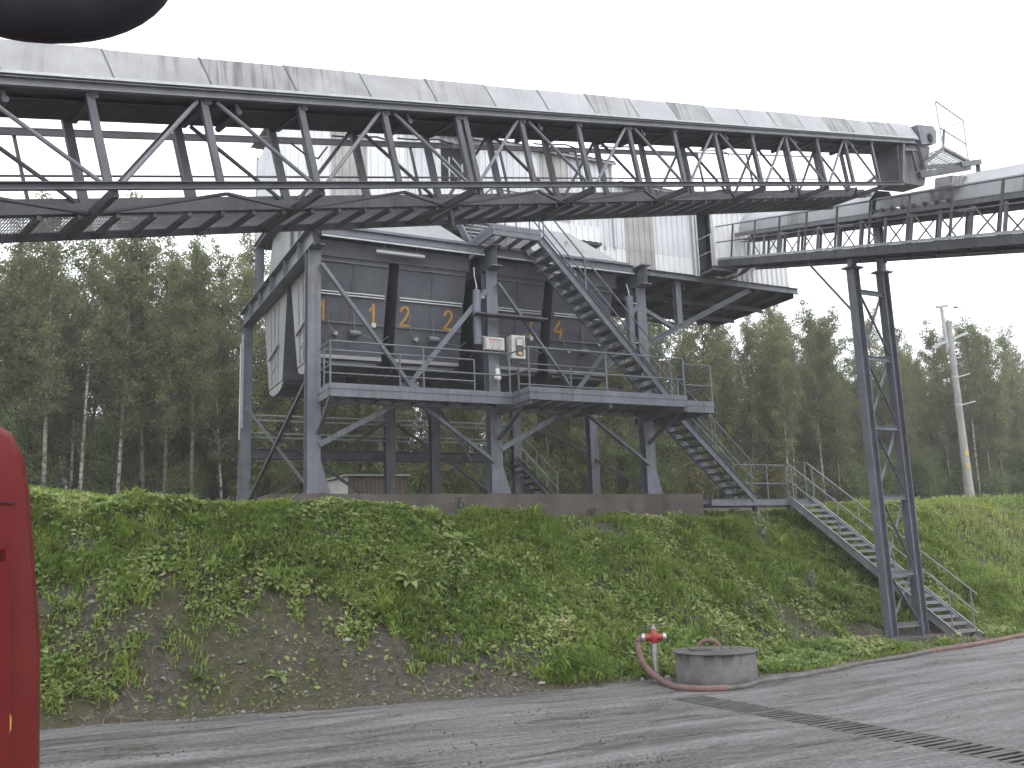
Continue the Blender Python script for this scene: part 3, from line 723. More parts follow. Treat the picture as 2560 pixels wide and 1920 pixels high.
A = Fr((18.512, 14.982, 10.989), (.938, .245, .244))
conv = thing('conveyor_gallery', 'long inclined grey truss conveyor with sheet metal hood crossing above the bins', 'conveyor', tuple(A(-23.5, .4, -5.0)))
T0, T1 = -24.0, 0.0
WB, WO = .76, 1.56
n_ = A.n
for w in (0, WB):
    MB().chan(A(T0, w, -.04), A(T1 + (.05 if w == 0 else -.1), w, -.04), .085 if w == 0 else .12, .06, .009, up=n_, sgn=(1 if w == 0 else -1)).build('bottom_chord', M['steel2'], conv)
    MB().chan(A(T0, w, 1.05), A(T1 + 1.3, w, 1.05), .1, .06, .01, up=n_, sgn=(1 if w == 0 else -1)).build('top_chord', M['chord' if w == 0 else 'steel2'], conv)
    MB().angle(A(T0, w - .03, 1.115), A(T1 + 1.3, w - .03, 1.115), .05, .008, up=n_).build('hood_rail', M['galv'], conv)
posts = [-13.98 + 1.29 * k for k in range(-8, 12)]
posts = [t for t in posts if T0 + .2 < t < T1]
for i, t in enumerate(posts):
    k = round((t + 13.98) / 1.29)
    for w in (0, WB):
        wd = .085 if w == 0 else .1
        MB().chan(A(t - wd / 2, w + .01, 0), A(t - wd / 2, w + .01, 1.0), wd, .06, .009, up=A.d, sgn=1).build('truss_post', M['steel2'], conv)
        if k == 0 and w == 0:
            MB().chan(A(t + .1, w + .01, -.16), A(t + .1, w + .01, 1.0), .085, .06, .009, up=A.d, sgn=1).build('truss_post', M['steel2'], conv)
        if t + 1.29 < T1 - .1:
            up_first = (k % 2 == 0)
            a0, a1 = (t + .12, t + 1.17)
            h0, h1 = ((.02, .98) if up_first else (.98, .02))
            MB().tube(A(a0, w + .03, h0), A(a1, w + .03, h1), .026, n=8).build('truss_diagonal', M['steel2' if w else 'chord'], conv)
    # cross members under the belt and bottom cross beams out to the walkway edge
    MB().bar(A(t, 0, .97), A(t, WB, .97), .08, .06, up=n_).build('cross_member', M['steel_dark'], conv)
    if k % 2 == 0: MB().bar(A(t, .02, -.10), A(t, WO, -.13), .08, .09, up=n_).build('cross_beam', M['steel_dark'], conv)
    # flat lacing between the chords
    if t + 1.29 < T1:
        s = (0.03, WB - .03) if k % 2 else (WB - .03, .03)
        MB().bar(A(t, s[0], -.12), A(t + 1.29, s[1], -.12), .05, .03, up=n_).build('wind_brace', M['steel2'], conv)
# deep plate along the back bottom chord, belt pan, return belt, idlers
MB().bar(A(T0, WB + .06, -.015), A(T1 - .3, WB + .06, -.015), .02, .21, up=n_).build('skirt_plate', M['steel2'], conv)
MB().bar(A(T0, WB / 2, 1.03), A(T1 + 1.6, WB / 2, 1.03), WB - .1, .02, up=n_).build('belt_pan', M['steel_dark'], conv)
pn = MB(); pn.bar(A(T0, WB / 2 + .05, .965), A(T1 + 1.2, WB / 2 + .05, .965), .5, .012, up=n_); pn.build('return_belt', M['cable'], conv)
tt = -22.6; k = 0
while tt < .6:
    b = MB(); b.bar(A(tt, .1, 1.0), A(tt, .1, .88), .03, .05, up=A.d); b.tube(A(tt, .06, .9), A(tt, .66, .9), .04, n=10)
    b.build('return_idler', M['steel_dark'], conv); tt += 2.58; k += 1
# hood panels, one sheet each
def hood_panel(t0, t1, mat, jog):
    prof = [(-.02, 1.13), (.06, 1.34 + jog * .5), (.16, 1.575 + jog), (WB - .16, 1.575 + jog), (WB - .06, 1.34 + jog * .5), (WB + .02, 1.13)]
    inn = [(a + (.012 if a < .3 else -.012), h - .012) for a, h in prof]
    b = MB(); n = len(prof); vs = []
    for t in (t0, t1):
        vs += [A(t, a, h) for a, h in prof] + [A(t, a, h) for a, h in inn]
    fs = []
    for i in range(n - 1):
        fs += [(i, i + 1, i + 1 + 2 * n, i + 2 * n), (i + n + 1, i + n, i + 3 * n, i + 1 + 3 * n), (i + 1, i, i + n, i + n + 1), (i + 2 * n, i + 1 + 2 * n, i + 1 + 3 * n, i + 3 * n)]
    fs += [(0, 2 * n, 3 * n, n), (n - 1, 2 * n - 1, 4 * n - 1, 3 * n - 1)]
    b.add(vs, fs); o = b.build('hood_panel', M[mat], conv)
    sm = MB(); rim = [(a + (-.007 if a < .3 else .007), h + .007) for a, h in prof]; nr = len(rim); v2 = []
    for t in (t0 - .006, t0 + .008): v2 += [A(t, a, h) for a, h in rim]
    sm.add(v2, [(i, i + 1, i + 1 + nr, i + nr) for i in range(nr - 1)]); sm.build('seam_strip', M['steel2'], o)
    return o
t = -18.9 - 1.135 * 5; k = 0
while t < 1.3:
    t1 = min(t + 1.135, 1.62)
    hood_panel(t + .004, t1 + .02, {6: 'hood', 7: 'hood', 8: 'hood_mid', 5: 'hood_mid', 9: 'hood_mid', 12: 'hood_mid', 14: 'hood', 17: 'hood_mid', 19: 'hood', 20: 'hood_mid', 21: 'hood'}.get(k, 'hood_clean' if k > 9 else 'hood_mid'), .008 * ((k * 7) % 5 - 2) / 2)
    t += 1.135; k += 1
# far walkway: brackets, outer edge, gratings, handrail with a cable tray
MB().chan(A(T0, WO, -.13), A(T1 - .6, WO, -.13), .09, .05, .01, up=n_, sgn=-1).build('walkway_edge', M['steel_dark'], conv)
gm = MB()
for q in np.linspace(.015, .415, 13): gm.bar((q, 0, 0), (q, WO - WB - .1, 0), .005, .018)
for q in np.linspace(.01, WO - WB - .11, 6): gm.bar((0, q, .005), (.43, q, .005), .005, .008)
gmesh = gm.mesh('walkway_grating', M['grate'])
RM = Matrix(((A.d[0], A.p[0], A.n[0]), (A.d[1], A.p[1], A.n[1]), (A.d[2], A.p[2], A.n[2]))).to_euler()
cl = conv.location
t = T0
while t < T1 - .8:
    q = A(t, WB + .09, -.09)
    linked(gmesh, 'walkway_grating', conv, (q[0] - cl[0], q[1] - cl[1], q[2] - cl[2]), RM)
    MB().bar(A(t, WB + .02, -.13), A(t, WO, -.14), .05, .06, up=n_).build('walkway_bracket', M['steel_dark'], conv)
    t += .43
for h in (.6, 1.17): MB().tube(A(T0, WO, h), A(T1 - .6, WO, h), .015, n=6).build('handrail', M['steel2'], conv)
MB().bar(A(T0, WO - .03, 1.11), A(-6.0, WO - .03, 1.11), .03, .07, up=n_).build('cable_tray', M['steel_dark'], conv)
t = T0 + .6
while t < T1 - .6:
    MB().bar(A(t, WO, -.1), A(t, WO, 1.17), .035, .035, up=A.d).build('handrail_post', M['steel2'], conv); t += 1.935
cc = MB()
for t in (-15.2, -14.0, -11.0, -9.2, -6.0):
    cc = MB(); cc.sweep([A(t, WO - .08, 1.2), A(t + .3, WO - .1, 1.18), A(t + .8, WO - .09, 1.205), A(t + 1.1, WO - .08, 1.14), A(t + 1.05, WO - .08, 1.07)], .014, 5); cc.build('signal_cable', M['cable'], conv)
cc = MB(); cc.sweep([A(-15.9, WO - .05, 1.08), A(-15.7, WO - .05, .92), A(-15.5, WO - .05, .86), A(-15.3, WO - .05, 1.04)], .014, 5)
cc.build('signal_cable', M['cable'], conv)
MB().bar(A(-13.9, WB, -.18), A(-13.9, WB + .02, -.42), .08, .06, up=A.d).build('cable_bracket', M['steel_dark'], conv)
MB().bar(A(-15.8, WO - .02, -.2), A(-15.8, WO - .02, -.4), .1, .05, up=A.d).build('cable_bracket', M['steel_dark'], conv)
# head end: drum casing, chute, sloping access deck and its tall rail
hb = MB()
vs = []
for w in (-.02, WB + .02): vs += [A(1.62, w, 1.0), A(2.55, w, 1.05), A(2.75, w, 1.38), A(2.6, w, 1.52), A(1.62, w, 1.52)]
hb.add(vs, [(4, 3, 2, 1, 0), (5, 6, 7, 8, 9)] + [(i, (i + 1) % 5, (i + 1) % 5 + 5, i + 5) for i in range(5)])
hd = hb.build('head_casing', M['steel'], conv)
MB().tube(A(2.2, -.06, 1.18), A(2.2, -.021, 1.18), .12, n=16).build('drum_bearing', M['dark'], hd)
MB().chan(A(1.3, 0, .98), A(1.35, 0, .35), .1, .06, .01, up=A.d).build('head_post', M['steel2'], conv)
MB().bar(A(.02, 0, .02), A(.55, 0, 1.0), .08, .08, up=A.p).build('end_strut', M['steel2'], conv)
MB().bar(A(.55, -.01, .84), A(1.4, -.01, .84), .05, .06, up=n_).build('end_rail', M['steel2'], conv)
MB().bar(A(.95, -.01, .84), A(1.0, -.01, .3), .06, .06, up=A.p).build('end_rail', M['steel2'], conv)
ch = MB(); vs = []
for (t, w, h) in ((.35, .06, .98), (2.3, .06, .98), (2.3, WB - .06, .98), (.35, WB - .06, .98), (.1, .1, .02), (1.5, .1, -.05), (1.5, WB - .1, -.05), (.1, WB - .1, .02)): vs.append(A(t, w, h))
ch.add(vs, [(0, 1, 5, 4), (1, 2, 6, 5), (2, 3, 7, 6), (3, 0, 4, 7), (0, 3, 2, 1), (4, 5, 6, 7)])
ch.build('discharge_chute', M['steel_dark'], conv)
MB().bar(A(1.44, 0, .46), A(2.98, 0, .94), .06, .08, up=n_).build('deck_edge', M['steel2'], conv)
MB().bar(A(2.98, 0, .94), A(4.55, 0, .58), .06, .08, up=n_).build('deck_edge', M['steel2'], conv)
MB().bar(A(1.44, .1, .42), A(4.3, .1, .54), .06, .1, up=n_).build('deck_edge', M['steel_dark'], conv)
MB().bar(A(1.44, WO, .46), A(2.98, WO, .94), .06, .08, up=n_).build('deck_edge', M['steel2'], conv)
MB().bar(A(2.98, WO, .94), A(4.55, WO, .58), .06, .08, up=n_).build('deck_edge', M['steel2'], conv)
g = MB()
for q in np.linspace(0, 1, 14):
    a = 3.0 + 1.5 * q; h = .93 - .34 * q; g.bar(A(a, .04, h), A(a, WO - .04, h), .012, .03, up=n_)
for w in np.linspace(.1, WO - .1, 6): g.bar(A(3.0, w, .93), A(4.5, w, .59), .01, .02, up=n_)
g.build('deck_grating', M['galv'], conv)
MB().bar(A(3.9, .02, .50), A(5.35, .02, .60), .12, .14, up=n_).build('outrigger', M['steel2'], conv)
MB().bar(A(5.2, .02, .55), A(5.05, .02, .15), .08, .1, up=A.p).build('outrigger_leg', M['steel2'], conv)
MB().bar(A(1.2, .05, .2), A(4.6, .05, .45), .1, .16, up=n_).build('deck_girder', M['steel_dark'], conv)
rl = [((3.18, 2.25), (4.81, 1.78)), ((3.18, 2.25), (2.98, .94)), ((4.81, 1.78), (4.5, .58)), ((4.81, 1.78), (3.32, 1.46)), ((3.1, 1.5), (4.61, 1.1)), ((4.61, 1.1), (3.6, .82))]
for (a, h), (b2, h2) in rl:
    MB().tube(A(a, 0, h), A(b2, 0, h2), .022, n=6).build('head_rail', M['galv'], conv)
MB().bar(A(3.32, .0, 1.46), A(2.98, 0, .94), .05, .05, up=A.p).build('head_rail_post', M['steel2'], conv)
# trestle under its low end (left of the picture)
tl = MB()
for w in (0, WB):
    q = A(-23.3, w, -.16); tl.bar((q[0], q[1], 0), q, .16, .16, up=(1, 0, 0))
qa, qb = A(-23.3, 0, -.16), A(-23.3, WB, -.16)
tl.bar((qa[0], qa[1], 1.5), (qb[0], qb[1], 3.2), .06, .06); tl.bar((qa[0], qa[1], 3.2), (qb[0], qb[1], 1.5), .06, .06)
tl.build('trestle', M['steel2'], conv)

# ------------------------------------------------------------------ second conveyor gallery (climbs into the building)
B2 = Fr((17.798, 16.2, 9.322), (.21, .939, .273), flip=-1)
c2 = thing('conveyor_gallery', 'shorter hooded conveyor climbing from the right into the corrugated building', 'conveyor', tuple(B2(-10, .8, -4)))
S0, S1 = -12.0, 7.55
n2 = B2.n; W1, W2 = .78, 1.5
MB().chan(B2(S0, 0, .16), B2(S1, 0, .16), .19, .08, .012, up=n2, sgn=1).build('walkway_girder', M['steel2'], c2)
MB().chan(B2(S0, W1, .14), B2(S1, W1, .14), .22, .08, .012, up=n2, sgn=-1).build('bottom_chord', M['steel_dark'], c2)
MB().chan(B2(S0, W2, .14), B2(S1, W2, .14), .22, .08, .012, up=n2, sgn=-1).build('bottom_chord', M['steel_dark'], c2)
MB().bar(B2(S0, -.02, .30), B2(S1, -.02, .30), .02, .06, up=n2).build('toe_board', M['galv'], c2)
MB().bar(B2(S0, W1 / 2, .265), B2(S1, W1 / 2, .265), W1 - .12, .02, up=n2).build('walkway_deck', M['steel_dark'], c2)
for w in (W1, W2): MB().chan(B2(S0, w, 1.15), B2(S1 + .6, w, 1.15), .12, .06, .012, up=n2, sgn=(1 if w == W1 else -1)).build('top_chord', M['chord'], c2)
MB().bar(B2(S0, (W1 + W2) / 2, 1.0), B2(S1, (W1 + W2) / 2, 1.0), W2 - W1 - .1, .02, up=n2).build('belt_pan', M['steel_dark'], c2)
MB().bar(B2(S0, (W1 + W2) / 2, .93), B2(S1, (W1 + W2) / 2, .93), .5, .012, up=n2).build('return_belt', M['cable'], c2)
t = 5.75 - 1.0 * 17; k = 0
while t < S1:
    if t > S0:
        for w in (W1, W2):
            MB().bar(B2(t, w, .25), B2(t, w, 1.05), .06, .06, up=B2.d).build('truss_post', M['steel_dark' if w == W2 else 'chord'], c2)
            if t + 1.0 < S1:
                h0, h1 = ((.27, 1.04) if k % 2 else (1.04, .27))
                MB().tube(B2(t + .04, w, h0), B2(t + .96, w, h1), .02, n=6).build('truss_diagonal', M['chord'], c2)
        MB().bar(B2(t, 0, .1), B2(t, W2, .1), .07, .1, up=n2).build('cross_beam', M['steel_dark'], c2)
    t += 1.0; k += 1
def hood2(t0, t1, mat):
    prof = [(W1 - .02, 1.22), (W1 - .01, 1.56), (W1 + .16, 1.80), (W2 - .16, 1.80), (W2 + .01, 1.56), (W2 + .02, 1.22)]
    n = len(prof); vs = []
    for t in (t0, t1): vs += [B2(t, a, h) for a, h in prof] + [B2(t, a + (.012 if a < 1.14 else -.012), h - .012) for a, h in prof]
    fs = []
    for i in range(n - 1):
        fs += [(i, i + 1, i + 1 + 2 * n, i + 2 * n), (i + n + 1, i + n, i + 3 * n, i + 1 + 3 * n), (i + 1, i, i + n, i + n + 1), (i + 2 * n, i + 1 + 2 * n, i + 1 + 3 * n, i + 3 * n)]
    MB().add(vs, fs).build('hood_panel', M[mat], c2)
for t0, t1 in ((.46, 7.4), (-11.9, -2.6)):
    m_ = max(1, round((t1 - t0) / 1.05))
    for i in range(m_): hood2(t0 + (t1 - t0) * i / m_ + .004, t0 + (t1 - t0) * (i + 1) / m_ + .015, 'hood_mid' if (i * 5 + (t0 < 0)) % 4 == 3 else 'white2')
# open loading zone with skirt boards and carrying idlers
for w in (W1 + .02, W2 - .02): MB().bar(B2(-2.6, w, 1.42), B2(.2, w, 1.42), .02, .3, up=n2).build('skirt_board', M['hood_clean' if w > 1 else 'hood'], c2)
for i, t in enumerate(np.linspace(-2.5, .3, 8)):
    b = MB(); b.tube(B2(t, W1 - .06, 1.25), B2(t, W1 + .25, 1.2), .05, n=10); b.tube(B2(t, W1 + .25, 1.2), B2(t, W2 - .25, 1.2), .05, n=10); b.tube(B2(t, W2 - .25, 1.2), B2(t, W2 + .05, 1.27), .05, n=10)
    b.build('carrying_idler', M['steel_dark'], c2)
ls = MB(); ls.bar(B2(-2.9, W1 - .04, 1.62), B2(-2.35, W1 - .04, 1.62), .5, .22, up=n2); ls.build('hood_end_box', M['hood'], c2)
# near handrail
for h in (.85, 1.36): MB().tube(B2(S0, 0, h), B2(S1 + .25, 0, h), .02, n=6).build('handrail', M['steel2'], c2)
t = 7.78 - 1.42 * 13
while t < S1 + .4:
    if t > S0: MB().bar(B2(t, 0, .2), B2(t, 0, 1.36), .045, .045, up=B2.d).build('handrail_post', M['steel2'], c2)
    t += 1.42
for k, t in enumerate((-3.5, 1.0, 4.2)):
    MB().bar(B2(t, W1 - .1, .96), B2(t + .55, W1 - .1, .96), .05, .05, up=n2).build('strip_lamp', M['lampw'], c2)
# link platform to the doorway
lp = MB(); lp.box((18.45, 22.2, 11.0), (19.45, 22.92, 11.05)); lp.build('link_platform', M['steel_dark'], c2)
MB().chan((18.45, 22.2, 10.98), (18.45, 22.92, 10.98), .14, .06, .01).build('link_edge', M['steel2'], c2)
MB().chan((18.45, 22.2, 10.98), (19.3, 22.2, 10.98), .14, .06, .01).build('link_edge', M['steel2'], c2)
for z in (11.55, 12.1):
    MB().tube((18.47, 22.92, z), (18.47, 22.22, z), .018, n=6).build('link_rail', M['galv'], c2)
MB().tube((18.47, 22.22, 11.05), (18.47, 22.22, 12.1), .02, n=6).build('link_rail_post', M['galv'], c2)
# chute curving below the entry
b = MB(); vs = []
nn = 8
for i in range(nn + 1):
    a = i / nn; x = 19.35 + .95 * a; z = 10.86 + .52 * a * a
    vs += [(x - .0, 22.93, z), (x - .0, 22.35, z)]
b.add(vs, [(2 * i, 2 * i + 1, 2 * i + 3, 2 * i + 2) for i in range(nn)]); b.build('curved_apron', M['steel_dark'], c2)
# foot of the second conveyor (outside the picture, on the right)
q0, q1 = B2(-11.0, .1, 0), B2(-11.0, 1.4, 0)
tb = MB(); tb.bar((q0[0], q0[1], 0), q0, .16, .16, up=(1, 0, 0)); tb.bar((q1[0], q1[1], 0), q1, .16, .16, up=(1, 0, 0)); tb.build('trestle', M['steel2'], c2)

# ------------------------------------------------------------------ lattice support tower
tow = thing('support_tower', 'tall slim lattice steel tower standing on a concrete pad beside the lower stairs', 'tower', (18.6, 16.4, 0))
mb = MB(); mb.box((17.42, 15.95, -.1), (20.0, 16.85, .15)); mb.build('concrete_pad', M['foundation'], tow)
TX = (18.08, 19.12); TY = 16.4
for x in TX:
    MB().ibeam((x, TY, .17), (x, TY, 9.16), .22, .22, .018, .012, up=(1, 0, 0)).build('tower_leg', M['steel'], tow)
    c = MB(); c.box((x - .22, TY - .16, 9.16), (x + .22, TY + .16, 9.2)); c.box((x - .08, TY - .08, 9.2), (x + .08, TY + .08, 9.42)); c.build('cap_plate', M['steel'], tow)
    MB().box((x - .2, TY - .2, .15), (x + .2, TY + .2, .17)).build('base_plate', M['steel_dark'], tow)
    for s in (-1, 1):
        MB().add([(x + s * .11, TY - .01, .17), (x + s * .2, TY - .01, .17), (x + s * .11, TY - .01, .5), (x + s * .11, TY + .01, .17), (x + s * .2, TY + .01, .17), (x + s * .11, TY + .01, .5)], [(0, 1, 2), (5, 4, 3), (0, 3, 4, 1), (1, 4, 5, 2), (2, 5, 3, 0)]).build('foot_gusset', M['steel'], tow)
lev = [.42, 1.62, 3.42, 5.12, 6.85, 8.55]
for z in lev: MB().chan((TX[0] + .1, TY - .04, z), (TX[1] - .1, TY - .04, z), .12, .06, .01).build('tower_rung', M['steel'], tow)
for i in range(1, len(lev)):
    z0, z1 = lev[i - 1] + .06, lev[i] - .06
    if i == 1: z0 = 1.62 - 1.2
    MB().angle((TX[0] + .1, TY - .02, z1), (TX[1] - .1, TY - .02, z0), .07, .01).build('tower_lacing', M['steel'], tow)
    MB().angle((TX[1] - .1, TY + .03, z1), (TX[0] + .1, TY + .03, z0), .07, .01).build('tower_lacing', M['steel'], tow)
MB().angle((17.98, TY, 7.95), tuple(B2(2.3, .2, 0)), .07, .01).build('knee_brace', M['steel'], tow)
MB().ibeam((19.15, TY, 9.42), (19.15, TY, 11.0), .2, .16, .016, .012, up=(1, 0, 0)).build('upper_post', M['steel'], tow)

# ------------------------------------------------------------------ walkways, stairs
def rail_run(root, pts, heights=(1.05, .52), post=True, r=.02, mat='steel', every=None):
    """handrail along deck points: tubes at the given heights and posts at each point"""
    for h in heights:
        for a, b in zip(pts[:-1], pts[1:]):
            MB().tube((a[0], a[1], a[2] + h), (b[0], b[1], b[2] + h), r, n=6).build('handrail', M[mat], root)
    if post:
        P = []
        for a, b in zip(pts[:-1], pts[1:]):
            L = np.linalg.norm(np.subtract(b, a)); k = max(1, round(L / (every or 1.6)))
            for i in range(k): P.append(np.asarray(a) + (np.subtract(b, a)) * i / k)
        P.append(np.asarray(pts[-1], float))
        for q in P: MB().tube((q[0], q[1], q[2] - .05), (q[0], q[1], q[2] + heights[0]), r * 1.05, n=6).build('handrail_post', M[mat], root)

def deck(root, x0, x1, y0, y1, z, front=True, right=True, left=True, depth=.17, toe=.12, bear=.42):
    MB().chan((x0, y0, z - depth / 2), (x1, y0, z - depth / 2), depth, .07, .01, sgn=-1).build('edge_channel', M['steel'], root)
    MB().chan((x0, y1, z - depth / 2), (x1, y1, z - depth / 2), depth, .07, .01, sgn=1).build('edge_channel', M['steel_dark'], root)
    MB().box((x0, y0 - .012, z), (x1, y0 - .004, z + toe)).build('toe_board', M['steel'], root)
    if left: MB().chan((x0, y0, z - depth / 2 - .002), (x0, y1, z - depth / 2 - .002), depth, .06, .01, sgn=1).build('edge_channel', M['steel'], root)
    if left: MB().box((x0 - .012, y0, z), (x0 - .004, y1, z + toe)).build('toe_board', M['steel'], root)
    if right: MB().chan((x1, y0, z - depth / 2 - .002), (x1, y1, z - depth / 2 - .002), depth, .06, .01, sgn=-1).build('edge_channel', M['steel'], root)
    k = max(2, round((x1 - x0) / bear)); 
    for i in range(1, k):
        x = x0 + (x1 - x0) * i / k; MB().bar((x, y0 + .02, z - .07), (x, y1 - .02, z - .07), .04, .1).build('deck_bearer', M['steel_dark'], root)
    g = MB()
    for q in np.arange(x0 + .03, x1, .05): g.bar((q, y0, z - .012), (q, y1, z - .012), .005, .022)
    for q in np.arange(y0 + .05, y1, .1): g.bar((x0, q, z - .006), (x1, q, z - .006), .005, .008)
    g.build('deck_grating', M['grate'], root)

walk = thing('service_walkway', 'grey steel service walkway with handrails along the front of the bins', 'walkway', (10, 19.5, 6.0))
deck(walk, 5.47, 9.86, 19.40, 20.30, 6.0, right=False)
deck(walk, 9.88, 14.32, 18.60, 20.30, 6.0)
deck(walk, 14.34, 15.25, 18.72, 20.95, 5.9, left=False)
rail_run(walk, [(5.5, 20.25, 6), (5.5, 19.42, 6), (7.65, 19.42, 6), (9.82, 19.42, 6), (9.92, 18.62, 6), (12.0, 18.62, 6), (14.28, 18.62, 6)], every=2.2)
rail_run(walk, [(5.6, 20.28, 6), (7.4, 20.28, 6), (9.3, 20.28, 6)], every=1.9)
rail_run(walk, [(10.5, 20.28, 6), (12.0, 20.28, 6), (14.2, 20.28, 6)], every=1.6)
rail_run(walk, [(14.36, 18.74, 5.9), (15.22, 18.74, 5.9), (15.22, 20.15, 5.9)], every=1.4)
for x in (5.5, 9.95, 14.35):
    MB().bar((x, 20.38, 5.15), (x + .02, 19.45 if x < 6 else 18.9, 5.83), .08, .08).build('walkway_kicker', M['steel_dark'], walk)
for x in (9.95, 12.1, 14.3): MB().bar((x, 18.65, 5.78), (x, 20.4, 5.78), .1, .1).build('cantilever', M['steel_dark'], walk)

def stair(root, top, bot, wv, n, mat='steel', rails=(1, 1), sd=.2, rail_ext=0, close=False):
    """flight between two stringers; top/bot are the near stringer's ends, wv the vector to the far stringer"""
    top = np.asarray(top, float); bot = np.asarray(bot, float); wv = np.asarray(wv, float)
    hor = unit(np.cross(np.cross(UZ, top - bot), UZ)) if False else unit(np.array([(top - bot)[0], (top - bot)[1], 0]))
    for k, off in enumerate((np.zeros(3), wv)):
        MB().chan(bot + off, top + off, sd, .06, .012, sgn=(1 if k else -1)).build('stringer', M[mat], root)
    uw = unit(wv)
    for i in range(1, n):
        f = i / n; c = bot + (top - bot) * f
        b = MB(); b.bar(c + uw * .02, c + wv - uw * .02, .24, .03, up=UZ)
        e = c - hor * .11; b.bar(e + uw * .02 - UZ * .02, e + wv - uw * .02 - UZ * .02, .012, .06, up=UZ)
        b.build('tread', M[mat], root)
    L = np.linalg.norm(top - bot)
    for k, off in enumerate((np.zeros(3), wv)):
        if not rails[k]: continue
        for h in (1.02, .54):
            MB().tube(bot + off + UZ * h, top + off + UZ * h, .02, n=6).build('handrail', M['steel' if mat == 'steel' else 'stairg'], root)
        m_ = max(2, round(L / 1.9))
        for i in range(m_ + 1):
            q = bot + (top - bot) * min(.97, max(.03, i / m_)) + off
            MB().tube(q, q + UZ * 1.02, .02, n=6).build('handrail_post', M['steel' if mat == 'steel' else 'stairg'], root)

up_st = thing('staircase', 'upper steel staircase rising leftwards from the walkway to the top landing', 'staircase', (12.8, 19.9, 6.0))
stair(up_st, (10.92, 19.66, 10.12), (14.78, 19.66, 6.02), (0, .72, 0), 21)
ld = thing('top_landing', 'small steel landing at the head of the upper staircase', 'landing', (10.2, 20.2, 10.1))
deck(ld, 9.58, 10.92, 19.60, 20.95, 10.2, depth=.14, bear=.45)
rail_run(ld, [(10.6, 20.93, 10.2), (9.6, 20.93, 10.2), (9.6, 19.62, 10.2), (10.9, 19.62, 10.2)], every=.68)
vl = thing('louvre_ladder', 'stack of slatted steps rising behind the top landing', 'steps', (10.0, 21.6, 10.2))
for i in range(11):
    MB().box((9.72, 21.1 + i * .12, 10.32 + i * .15), (10.75, 21.32 + i * .12, 10.36 + i * .15)).build('slat', M['bin_side'], vl)
MB().bar((9.68, 21.1, 10.2), (9.68, 22.5, 11.95), .05, .22).build('stringer', M['steel'], vl)
MB().bar((10.8, 21.1, 10.2), (10.8, 22.5, 11.95), .05, .22).build('stringer', M['steel'], vl)

mid_st = thing('staircase', 'middle steel staircase dropping rightwards from the walkway end to the ground landing', 'staircase', (16.4, 20.5, 3.7))
stair(mid_st, (15.2, 20.2, 5.92), (17.62, 20.2, 3.66), (0, .75, 0), 12)
gl = thing('ground_landing', 'low steel landing between the middle and lower stairs', 'landing', (17.5, 20.6, 3.6))
deck(gl, 16.1, 19.66, 20.18, 21.1, 3.66, toe=.0 + .01)
rail_run(gl, [(17.65, 21.08, 3.66), (18.9, 21.08, 3.66), (19.62, 21.08, 3.66), (19.62, 20.3, 3.66)], every=1.0)
MB().bar((15.75, 20.3, 3.6), (16.1, 20.3, 3.6), .14, .14).build('end_stub', M['steel_dark'], gl)
for x in (16.3, 18.2, 19.5): MB().bar((x, 20.9, 3.0), (x, 20.9, 3.52), .1, .1, up=(1, 0, 0)).build('landing_leg', M['steel_dark'], gl)
low_st = thing('staircase', 'lower galvanised staircase running down the grassy bank to the road', 'staircase', (19.6, 18, 0))
stair(low_st, (18.88, 20.2, 3.66), (19.80, 15.93, .04), (.76, 0, 0), 22, 'stairg', sd=.19)
bk = thing('staircase', 'distant steel staircase glimpsed through the frame behind the bunker', 'staircase', (15, 27.5, 4))
stair(bk, (14.0, 27.5, 5.55), (15.6, 27.5, 4.0), (0, .7, 0), 8, 'steel_dark', sd=.16)

# ------------------------------------------------------------------ boxes, lamps, small fittings
def control_box(x0, x1, z0, z1, y, dep, label):
    r_ = thing('control_box', label, 'control box', ((x0 + x1) / 2, y, z0))
    return r_
r1 = control_box(9.56, 10.07, 7.30, 7.62, 20.12, .16, 'wide pale control box with red lettering on the middle column')
MB().box((9.56, 20.14, 7.30), (10.07, 20.30, 7.62)).build('enclosure', M['boxw'], r1)
MB().box((9.575, 20.125, 7.315), (10.055, 20.14, 7.605)).build('lid', M['boxw'], r1)
def text(body, size, loc, mat, parent, rz=0, name='lettering'):
    cu = bpy.data.curves.new(name, 'FONT'); cu.body = body; cu.size = size; cu.extrude = .0008; cu.align_x = 'LEFT'
    o = bpy.data.objects.new(name, cu); COL.objects.link(o)
    o.rotation_euler = (R(90), 0, rz); o.location = loc
    bpy.context.view_layer.update()
    dg = bpy.context.evaluated_depsgraph_get()
    me = bpy.data.meshes.new_from_object(o.evaluated_get(dg)); me.materials.clear(); me.materials.append(mat)
    bpy.data.objects.remove(o)
    o = bpy.data.objects.new(name, me); COL.objects.link(o); o.parent = parent
    rl_ = root_loc(parent); o.location = (loc[0] - rl_[0], loc[1] - rl_[1], loc[2] - rl_[2]); o.rotation_euler = (R(90), 0, rz)
    return o
pl = MB(); 
for k, (a, b2) in enumerate(((9.65, 9.71), (9.725, 9.765), (9.775, 9.83), (9.835, 9.86))): pl.box((a, 20.121, 7.535 - .006 * (k % 2)), (b2, 20.126, 7.575))
pl.build('red_lettering', M['print_red'], r1)
pl = MB()
for a in np.arange(9.875, 9.99, .03): pl.box((a, 20.121, 7.535), (a + .02, 20.126, 7.56))
for k in range(4):
    for q in (0, .024, .046): pl.box((9.65 + k * .09 + q, 20.121, 7.475), (9.666 + k * .09 + q, 20.126, 7.49))
pl.build('dark_lettering', M['print_dark'], r1)
for k in range(4): MB().tube((9.685 + k * .09, 20.125, 7.42), (9.685 + k * .09, 20.105, 7.42), .014, n=8).build('indicator_button', M['boxg'], r1)
